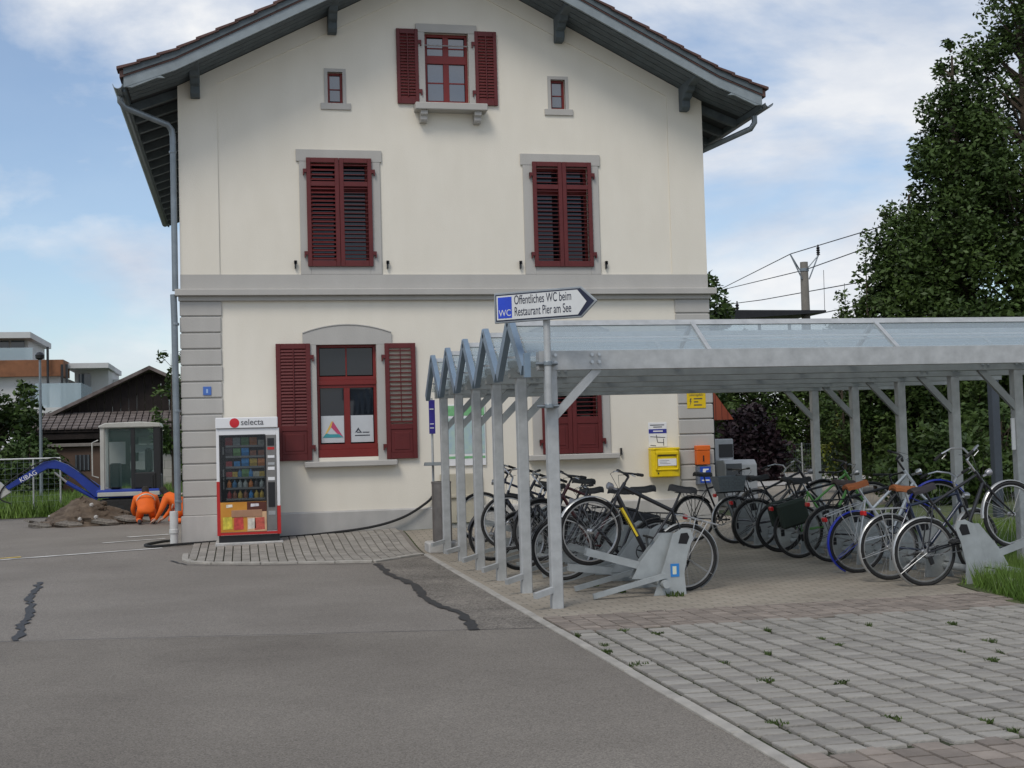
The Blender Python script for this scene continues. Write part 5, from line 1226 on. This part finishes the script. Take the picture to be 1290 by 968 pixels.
for i in range(48): x = -6 + i*.148; mb.tube([(x, 0, .05), (x + .0, 0, 1.42)], .0025, 3, False)
for i in range(10): mb.tube([(-6, 0, .1 + i*.14), (1.1, 0, .1 + i*.14)], .0025, 3, False)
o = part('wire_mesh', mb, M_zinc, rf); o['kind'] = 'stuff'

# ------------------------------------------------------------------ excavator
M_xblue = mat('excavator_blue', (.012, .035, .24), .4, var=.15, scale=3); M_xgrey = mat('excavator_pale', (.40, .40, .37), .45, var=.12, scale=3); M_xdark = mat('excavator_dark', (.015, .016, .018), .6, var=.2)
ex = thing('mini_excavator', 'blue mini excavator with pale cab and outstretched arm beside a soil heap', 'excavator', (-6.25, 11.0, .06))
for y in (-.55, .55):
    n = 10; pts = [(.72*1 + .2*math.cos(t), .22 + .2*math.sin(t)) for t in [-math.pi/2 + math.pi*i/n for i in range(n+1)]] + [(-.62 + .2*math.cos(t), .22 + .2*math.sin(t)) for t in [math.pi/2 + math.pi*i/n for i in range(n+1)]]
    tk = part('track', MB().prism_y(pts, y-.16, y+.16), M_rubber, ex, bevel=.01)
    for x in (-.5, -.15, .2, .55): put('roller', MB().lathe([(.09, y-.17), (.09, y+.17)], 12, 'y', (x, 0, .2)).mesh('roller', M_xdark), tk)
part('undercarriage', MB().box(-.45, .55, -.45, .45, .2, .46), M_xdark, ex)
part('dozer_blade', MB().prism_y([(.9, .05), (1.55, .02), (1.6, .40), (1.5, .42), (1.45, .12), (.9, .15)], -.75, .75), M_xdark, ex)
part('platform', MB().box(-.72, .75, -.62, .62, .47, .66), M_xblue, ex, bevel=.04)
part('side_band', MB().box(-.68, .74, -.64, -.615, .50, .60), M_xgrey, ex, bevel=.01)
part('counterweight', MB().prism_z([(.55, -.6), (.72, -.45), (.78, 0), (.72, .45), (.55, .6)], .62, 1.0), M_xdark, ex, bevel=.03)
part('engine_cover', MB().box(.15, .66, -.55, .55, .66, 1.05), M_xdark, ex, bevel=.03)
for (x, y) in ((-.62, -.52), (-.62, .42), (.60, -.52), (.60, .42), (.08, -.52)):
    part('cab_post', MB().box(x, x + (.10 if x != .60 else .16), y, y + .09, .64, 2.16), M_xgrey if x < 0 else M_xdark, ex, bevel=.015)
part('cab_roof', MB().prism_y([(-.64, 2.12), (.78, 2.12), (.76, 2.22), (.3, 2.26), (-.5, 2.24), (-.66, 2.17)], -.56, .54), M_xgrey, ex, bevel=.02)
part('cab_glass', MB().box(-.50, .62, -.50, -.495, .72, 2.1), glass_mat('cab_glass', (.06, .12, .11), .16, .05), ex)
part('cab_glass', MB().box(-.50, .62, .49, .495, .72, 2.1), MATS['cab_glass'], ex)
part('seat', MB().box(.1, .5, -.25, .25, .7, 1.1).box(.38, .54, -.24, .24, 1.05, 1.62), M_xdark, ex, bevel=.04)
part('console', MB().box(-.42, -.2, -.3, .3, .66, 1.28), M_xdark, ex, bevel=.03)
part('control_panel', MB().box(-.5, -.12, .40, .44, 1.25, 1.8), M_xgrey, ex)
part('handrail', MB().tube([(-.66, -.5, .95), (-.80, -.5, 1.0), (-.80, -.5, 1.78), (-.66, -.5, 1.84)], .016, 8), M_xgrey, ex, True)
bm_ = MB().prism_y([(-.62, .50), (-.80, .48), (-1.25, .92), (-1.62, 1.18), (-1.86, 1.20), (-2.75, .72), (-2.83, .80), (-1.95, 1.36), (-1.70, 1.40), (-1.42, 1.28), (-.72, .78), (-.60, .68)], -.09, .09)
part('boom', bm_, M_xblue, ex, bevel=.012)
put('lettering', text_mesh('KIBAG', .15, M_white, .001, 'CENTER'), ex, (-2.28, -.095, .985), (math.pi/2, -.48, 0))
part('cylinder', MB().tube([(-.75, 0, .42), (-1.45, 0, .86)], .05, 10), M_xblue, ex, True); part('cylinder_rod', MB().tube([(-1.45, 0, .86), (-1.72, 0, 1.10)], .028, 8), M_chrome, ex, True)
part('dipper', MB().prism_y([(-2.70, .66), (-2.95, .92), (-3.12, .85), (-3.5, .20), (-3.38, .12), (-2.95, .50)], -.08, .08), M_xgrey, ex, bevel=.012)
part('bucket', MB().prism_y([(-3.42, .26), (-3.62, .12), (-3.66, -.04), (-3.3, -.05), (-3.12, .10), (-3.3, .2)], -.25, .25), M_xdark, ex, bevel=.01)
part('hose', MB().tube(smooth_path([(-.7, -.08, .72), (-1.5, -.12, 1.38), (-2.0, -.12, 1.36), (-2.75, -.1, .9), (-2.95, -.1, .55), (-2.7, -.1, .4)]), .018, 6), M_rubber, ex, True)
# soil heap
M_soil = mat('dug_soil', (.085, .06, .042), .95, var=.4, scale=5, bump=.8, bscale=14, col2=(.15, .115, .085))
rr = random.Random(5); mb = MB(); n, m = 36, 14
for j in range(m+1):
    t = j/m
    for i in range(n):
        a = 2*math.pi*i/n; r = (1 - t)**.8
        nz = 1 + .16*math.sin(3*a + 1) + .10*math.sin(7*a + j) + rr.uniform(-.07, .07)
        mb.v.append((-.1*t + 1.15*r*nz*math.cos(a), .8*r*nz*math.sin(a), .62*(t**1.1) * (1 + rr.uniform(-.06, .06)) - .02))
for j in range(m):
    for i in range(n): mb.f.append((j*n+i, j*n+(i+1) % n, (j+1)*n+(i+1) % n, (j+1)*n+i))
heap = thing('soil_heap', 'brown heap of dug soil and broken asphalt beside the excavator', 'soil heap', (-6.85, 7.7, .06))
part('soil', mb, M_soil, heap, True)
for k in range(42):
    a = rr.uniform(0, 6.28); t = rr.random()**1.5; x, y = 1.15*(1-t)*math.cos(a)*1.03, .8*(1-t)*math.sin(a)*1.03; s_ = rr.uniform(.02, .07)
    part('clod', MB().lathe([(.01, s_), (s_*.8, s_*.6), (s_, 0), (s_*.7, -s_*.6)], 6), M_concrete if k % 4 == 0 else M_soil, heap, loc=(x, y, .62*t + .01), rot=(rr.uniform(0, 3), rr.uniform(0, 3), 0))
for k, (x, y, a) in enumerate(((-.9, -.55, .3), (-.3, -.78, -.1), (.4, -.75, .1), (-1.15, -.1, 1.2), (.85, -.5, -.4))):
    part('asphalt_slab', MB().prism_z([(-.25, -.1), (.1, -.14), (.3, -.05), (.24, .1), (-.1, .12)], 0, .05), M_asph3, heap, loc=(x, y, .03 + .02*k), rot=(.25, .15, a))

# ------------------------------------------------------------------ the two road workers
M_hivis = mat('hivis_orange', (.75, .13, .01), .7, var=.1, scale=6); M_skin = mat('skin', (.42, .25, .18), .6); M_hair = mat('dark_hair', (.02, .016, .013), .8); M_trous = mat('dark_trousers', (.03, .03, .035), .8)
def person(label, loc, rotz, J, R_, bones, bands=()):
    """one continuous skinned body; J joints, R_ radii, bones (a, b, material index)"""
    root = thing('person', label, 'person', loc, rotz)
    names = list(J); me = bpy.data.meshes.new('body'); me.from_pydata([J[n] for n in names], [(names.index(a), names.index(b)) for a, b, _ in bones], [])
    o = bpy.data.objects.new('body_tmp', me); C.objects.link(o)
    md = o.modifiers.new('skin', 'SKIN'); md.use_smooth_shade = True
    for i, n in enumerate(names):
        sv = me.skin_vertices[0].data[i]; sv.radius = (R_[n], R_[n]); sv.use_root = n == 'pelvis'
    sb = o.modifiers.new('sub', 'SUBSURF'); sb.levels = 1; sb.render_levels = 1
    bpy.context.view_layer.update()
    m2 = bpy.data.meshes.new_from_object(o.evaluated_get(bpy.context.evaluated_depsgraph_get())); m2.name = 'body'
    bpy.data.objects.remove(o, do_unlink=True)
    m2.materials.clear()
    for m in (M_hivis, M_skin, M_hair, M_trous): m2.materials.append(m)
    for p in m2.polygons:
        c = p.center; best = None
        for a, b, mi in bones:
            A_, B_ = Vector(J[a]), Vector(J[b]); d = B_ - A_; t = max(0, min(1, (c - A_).dot(d) / d.length_squared)); q = (c - A_ - d*t).length
            if best is None or q < best[0]: best = (q, mi)
        p.material_index = best[1]; p.use_smooth = True
    put('body', m2, root)
    return root
def fingers(J, R_, B, w, tip, sgn):
    """five fingers fanning from the wrist point w towards tip"""
    w, tip = Vector(w), Vector(tip); d = (tip - w).normalized(); sd = d.cross(Vector((0, 0, 1))).normalized()
    pn = 'palm%d' % sgn; J[pn] = tuple(w + d*.08); R_[pn] = .026; B.append(('wrist%d' % sgn, pn, 1))
    for k in range(5):
        ln = (.05, .07, .078, .072, .055)[k]; off = sd * ((k - 2) * .02) * sgn
        a, b = 'f%d_%da' % (sgn, k), 'f%d_%db' % (sgn, k)
        J[a] = tuple(w + d*(.10 if k else .07) + off + (sd*-.02*sgn if k == 0 else Vector())); J[b] = tuple(Vector(J[a]) + d*ln*.7 + Vector((0, 0, -.02)))
        R_[a] = .010; R_[b] = .008; B += [(pn, a, 1), (a, b, 1)]
# kneeling, bent forward over the trench, back to the viewer (local +y is away)
J = dict(pelvis=(0, 0, .34), waist=(0, .10, .46), chest=(0, .26, .56), neck=(0, .38, .64), head=(0, .44, .72), crown=(0, .49, .78), hipl=(-.11, .0, .30), kneel=(-.15, .26, .08), anklel=(-.14, -.16, .08), toel=(-.14, -.26, .04),
         hipr=(.11, 0, .30), kneer=(.15, .26, .08), ankler=(.14, -.16, .08), toer=(.14, -.26, .04), shl=(-.20, .30, .54), ell=(-.27, .38, .30), **{'wrist-1': (-.20, .52, .12)}, shr=(.20, .30, .54), elr=(.27, .38, .30), wrist1=(.20, .52, .12))
R0 = dict(pelvis=.17, waist=.165, chest=.19, neck=.06, head=.095, crown=.07, hipl=.11, kneel=.075, anklel=.05, toel=.04, hipr=.11, kneer=.075, ankler=.05, toer=.04, shl=.085, ell=.055, shr=.085, elr=.055, wrist1=.035); R0['wrist-1'] = .035
B0 = [('pelvis', 'waist', 0), ('waist', 'chest', 0), ('chest', 'neck', 0), ('neck', 'head', 2), ('head', 'crown', 2), ('pelvis', 'hipl', 0), ('hipl', 'kneel', 0), ('kneel', 'anklel', 0), ('anklel', 'toel', 3),
      ('pelvis', 'hipr', 0), ('hipr', 'kneer', 0), ('kneer', 'ankler', 0), ('ankler', 'toer', 3), ('chest', 'shl', 0), ('shl', 'ell', 0), ('ell', 'wrist-1', 0), ('chest', 'shr', 0), ('shr', 'elr', 0), ('elr', 'wrist1', 0)]
for q in (-1, 1): fingers(J, R0, B0, J['wrist%d' % q], Vector(J['wrist%d' % q]) + Vector((0, .1, -.06)), q)
w1 = person('kneeling person in orange high-visibility clothing bent forward, back turned, beside the soil heap', (-5.58, 6.9, .06), .1, J, R0, B0)
M_refl = mat('reflective_band', (.55, .5, .42), .4, var=.05)
part('reflective_band', MB().torus(.195, .017, 24, 6, flat=1.).xf(Matrix.Translation((0, .12, .47)) @ Matrix.Rotation(R(-58), 4, 'X') @ Matrix.Rotation(R(90), 4, 'X') @ Matrix.Scale(.95, 4, (1, 0, 0))), M_refl, w1, True)
w2 = person('person in orange work clothes crouching and reaching down next to the white pipe', (-4.80, 6.5, .06), R(70), J, R0, B0)
part('reflective_band', MB().torus(.195, .017, 24, 6, flat=1.).xf(Matrix.Translation((0, .12, .47)) @ Matrix.Rotation(R(-58), 4, 'X') @ Matrix.Rotation(R(90), 4, 'X') @ Matrix.Scale(.95, 4, (1, 0, 0))), M_refl, w2, True)

# ------------------------------------------------------------------ railway side, to the right
sheet('platform_road', [(7.5, 10.5), (34, 27), (34, 34), (9, 19)], .012, mat('pale_road', (.36, .345, .32), .9, var=.1, scale=1.5, bump=.2))
ch = thing('canopy_house', 'small shelter house with steep red tiled roof behind the station corner', 'house', (7.6, 9.5, .15))
part('wall', MB().box(-.9, .55, 0, 1.5, 0, 1.9), M_oldwood, ch)
part('roof', MB().prism_y([(-1.3, 1.85), (.95, 1.85), (.45, 2.55), (-.8, 2.55)], -.3, 1.8), brick_mat('red_tiles', (.28, .07, .04), (.34, .09, .05), (.15, .04, .03), .16, .12, .01), ch)
cot = thing('cottage', 'grey-roofed cottage half hidden behind the yellow-green bush', 'house', (18.6, 34, 0))
part('wall', MB().box(-2, 2.2, 0, 3, 0, 1.9), M_apw, cot); part('roof', MB().prism_x([(-.4, 1.8), (1.5, 3.0), (3.4, 1.8)], -2.4, 2.6), mat('grey_roof', (.17, .165, .165), .85), cot)
mf = thing('mesh_fence', 'galvanised chain-link fence on thin posts beyond the pale road', 'fence', (15.5, 20.5, .15), R(28))
for i in range(9): part('post', MB().tube([(-7 + i*1.75, 0, 0), (-7 + i*1.75, 0, 1.15)], .025, 6), M_galv, mf)
mb = MB()
for i in range(110): x = -7 + i*.127; mb.tube([(x, 0, .02), (x + .06, 0, 1.1)], .003, 3, False)
for z in (.05, .3, .6, .85, 1.1): mb.tube([(-7, 0, z), (7, 0, z)], .004, 3, False)
o = part('wire_mesh', mb, M_zinc, mf); o['kind'] = 'stuff'
M_mast = mat('mast_concrete', (.20, .185, .16), .85, var=.15, scale=3)
cm = thing('catenary_mast', 'concrete overhead line mast with V-shaped steel arms and insulators', 'mast', (20.24, 30.0, .1))
part('mast', MB().tube([(0, 0, -.2), (0, 0, 8.9)], [.24, .17], 14), M_mast, cm, True)
part('cap', MB().lathe([(.2, 8.5), (.2, 8.62)], 12), M_zinc, cm)
for s, zt, xt in ((-1, 9.25, -.62), (1, 9.2, .68)):
    for y in (-.12, .12): part('arm', MB().tube([(s*.16, y, 8.15 if y < 0 else 8.6), (xt, 0, zt)], .028, 6), M_zinc, cm)
part('insulator', MB().lathe([(.03, 9.2)] + [(r, 9.22 + i*.05) for i, r in enumerate((.09, .05, .09, .05, .09, .05, .09, .04))] + [(.03, 9.66)], 10, 'z', (.68, 0, 0)), M_xdark, cm, True)
pc = thing('platform_canopy', 'dark flat platform canopy roof carried by the mast', 'canopy', (18.0, 30.0, .1))
part('roof', MB().prism_y([(-2.4, 6.35), (2.2, 6.62), (2.9, 6.68), (2.9, 6.76), (-2.4, 6.80)], -.6, 3.0), M_xdark, pc)
for x in (-1.5, .6, 2.0): part('post', MB().tube([(x, 1.2, 0), (x, 1.2, 6.4)], .08, 8), M_xdark, pc)
iso = thing('line_insulator', 'small dark insulator standing above the platform canopy', 'insulator', (17.2, 30.2, 6.85))
part('body', MB().lathe([(.05, -.05), (.09, .08), (.05, .14), (.09, .20), (.05, .26), (.09, .32), (.03, .40), (.03, .5)], 10), M_xdark, iso, True)
WIRES = [[(27.32, 60.0, 11.17), (20.55, 32.0, 9.66), (20.92, 30.0, 9.72), (20.29, 22.0, 9.35), (20.89, 15.0, 8.9)], [(27.32, 60.0, 11.27), (20.3, 30.0, 8.67), (20.27, 22.0, 8.78), (20.88, 15.0, 8.58)],
         [(26.21, 55.0, 9.9), (22.5, 40.0, 8.51), (20.99, 25.0, 7.61), (21.47, 16.0, 7.31)], [(26.7, 50.0, 8.37), (21.35, 32.0, 6.88), (20.95, 25.0, 6.73), (21.44, 16.0, 6.61)]]
for i, wv in enumerate(WIRES):
    lab = ('overhead wire running over the top insulator of the mast', 'overhead wire passing the mast head', 'overhead wire crossing the sky below the mast arms', 'lowest overhead contact wire above the platform canopy')[i]
    tag(part('overhead_wire', MB().tube(wv, .022, 5), M_xdark, None), lab, 'wire', 'overhead wires of the railway')
for a, b in (((21.14, 30, 8.66), (21.12, 30, 6.83)), ((20.59, 27, 7.7), (20.59, 27, 6.75))):
    tag(part('dropper_wire', MB().tube([a, b], .012, 4), M_xdark, None), 'thin vertical dropper hanging between two overhead wires', 'wire', 'dropper wires of the railway')
lpost = thing('lamp_post', 'dark grey square lamp post standing in the lawn behind the shelter', 'post', (9.05, -1.5, gz(9, -1.5)))
part('shaft', MB().box(-.07, .07, -.07, .07, -.02, 3.0), mat('anthracite', (.05, .06, .075), .5), lpost, bevel=.008)
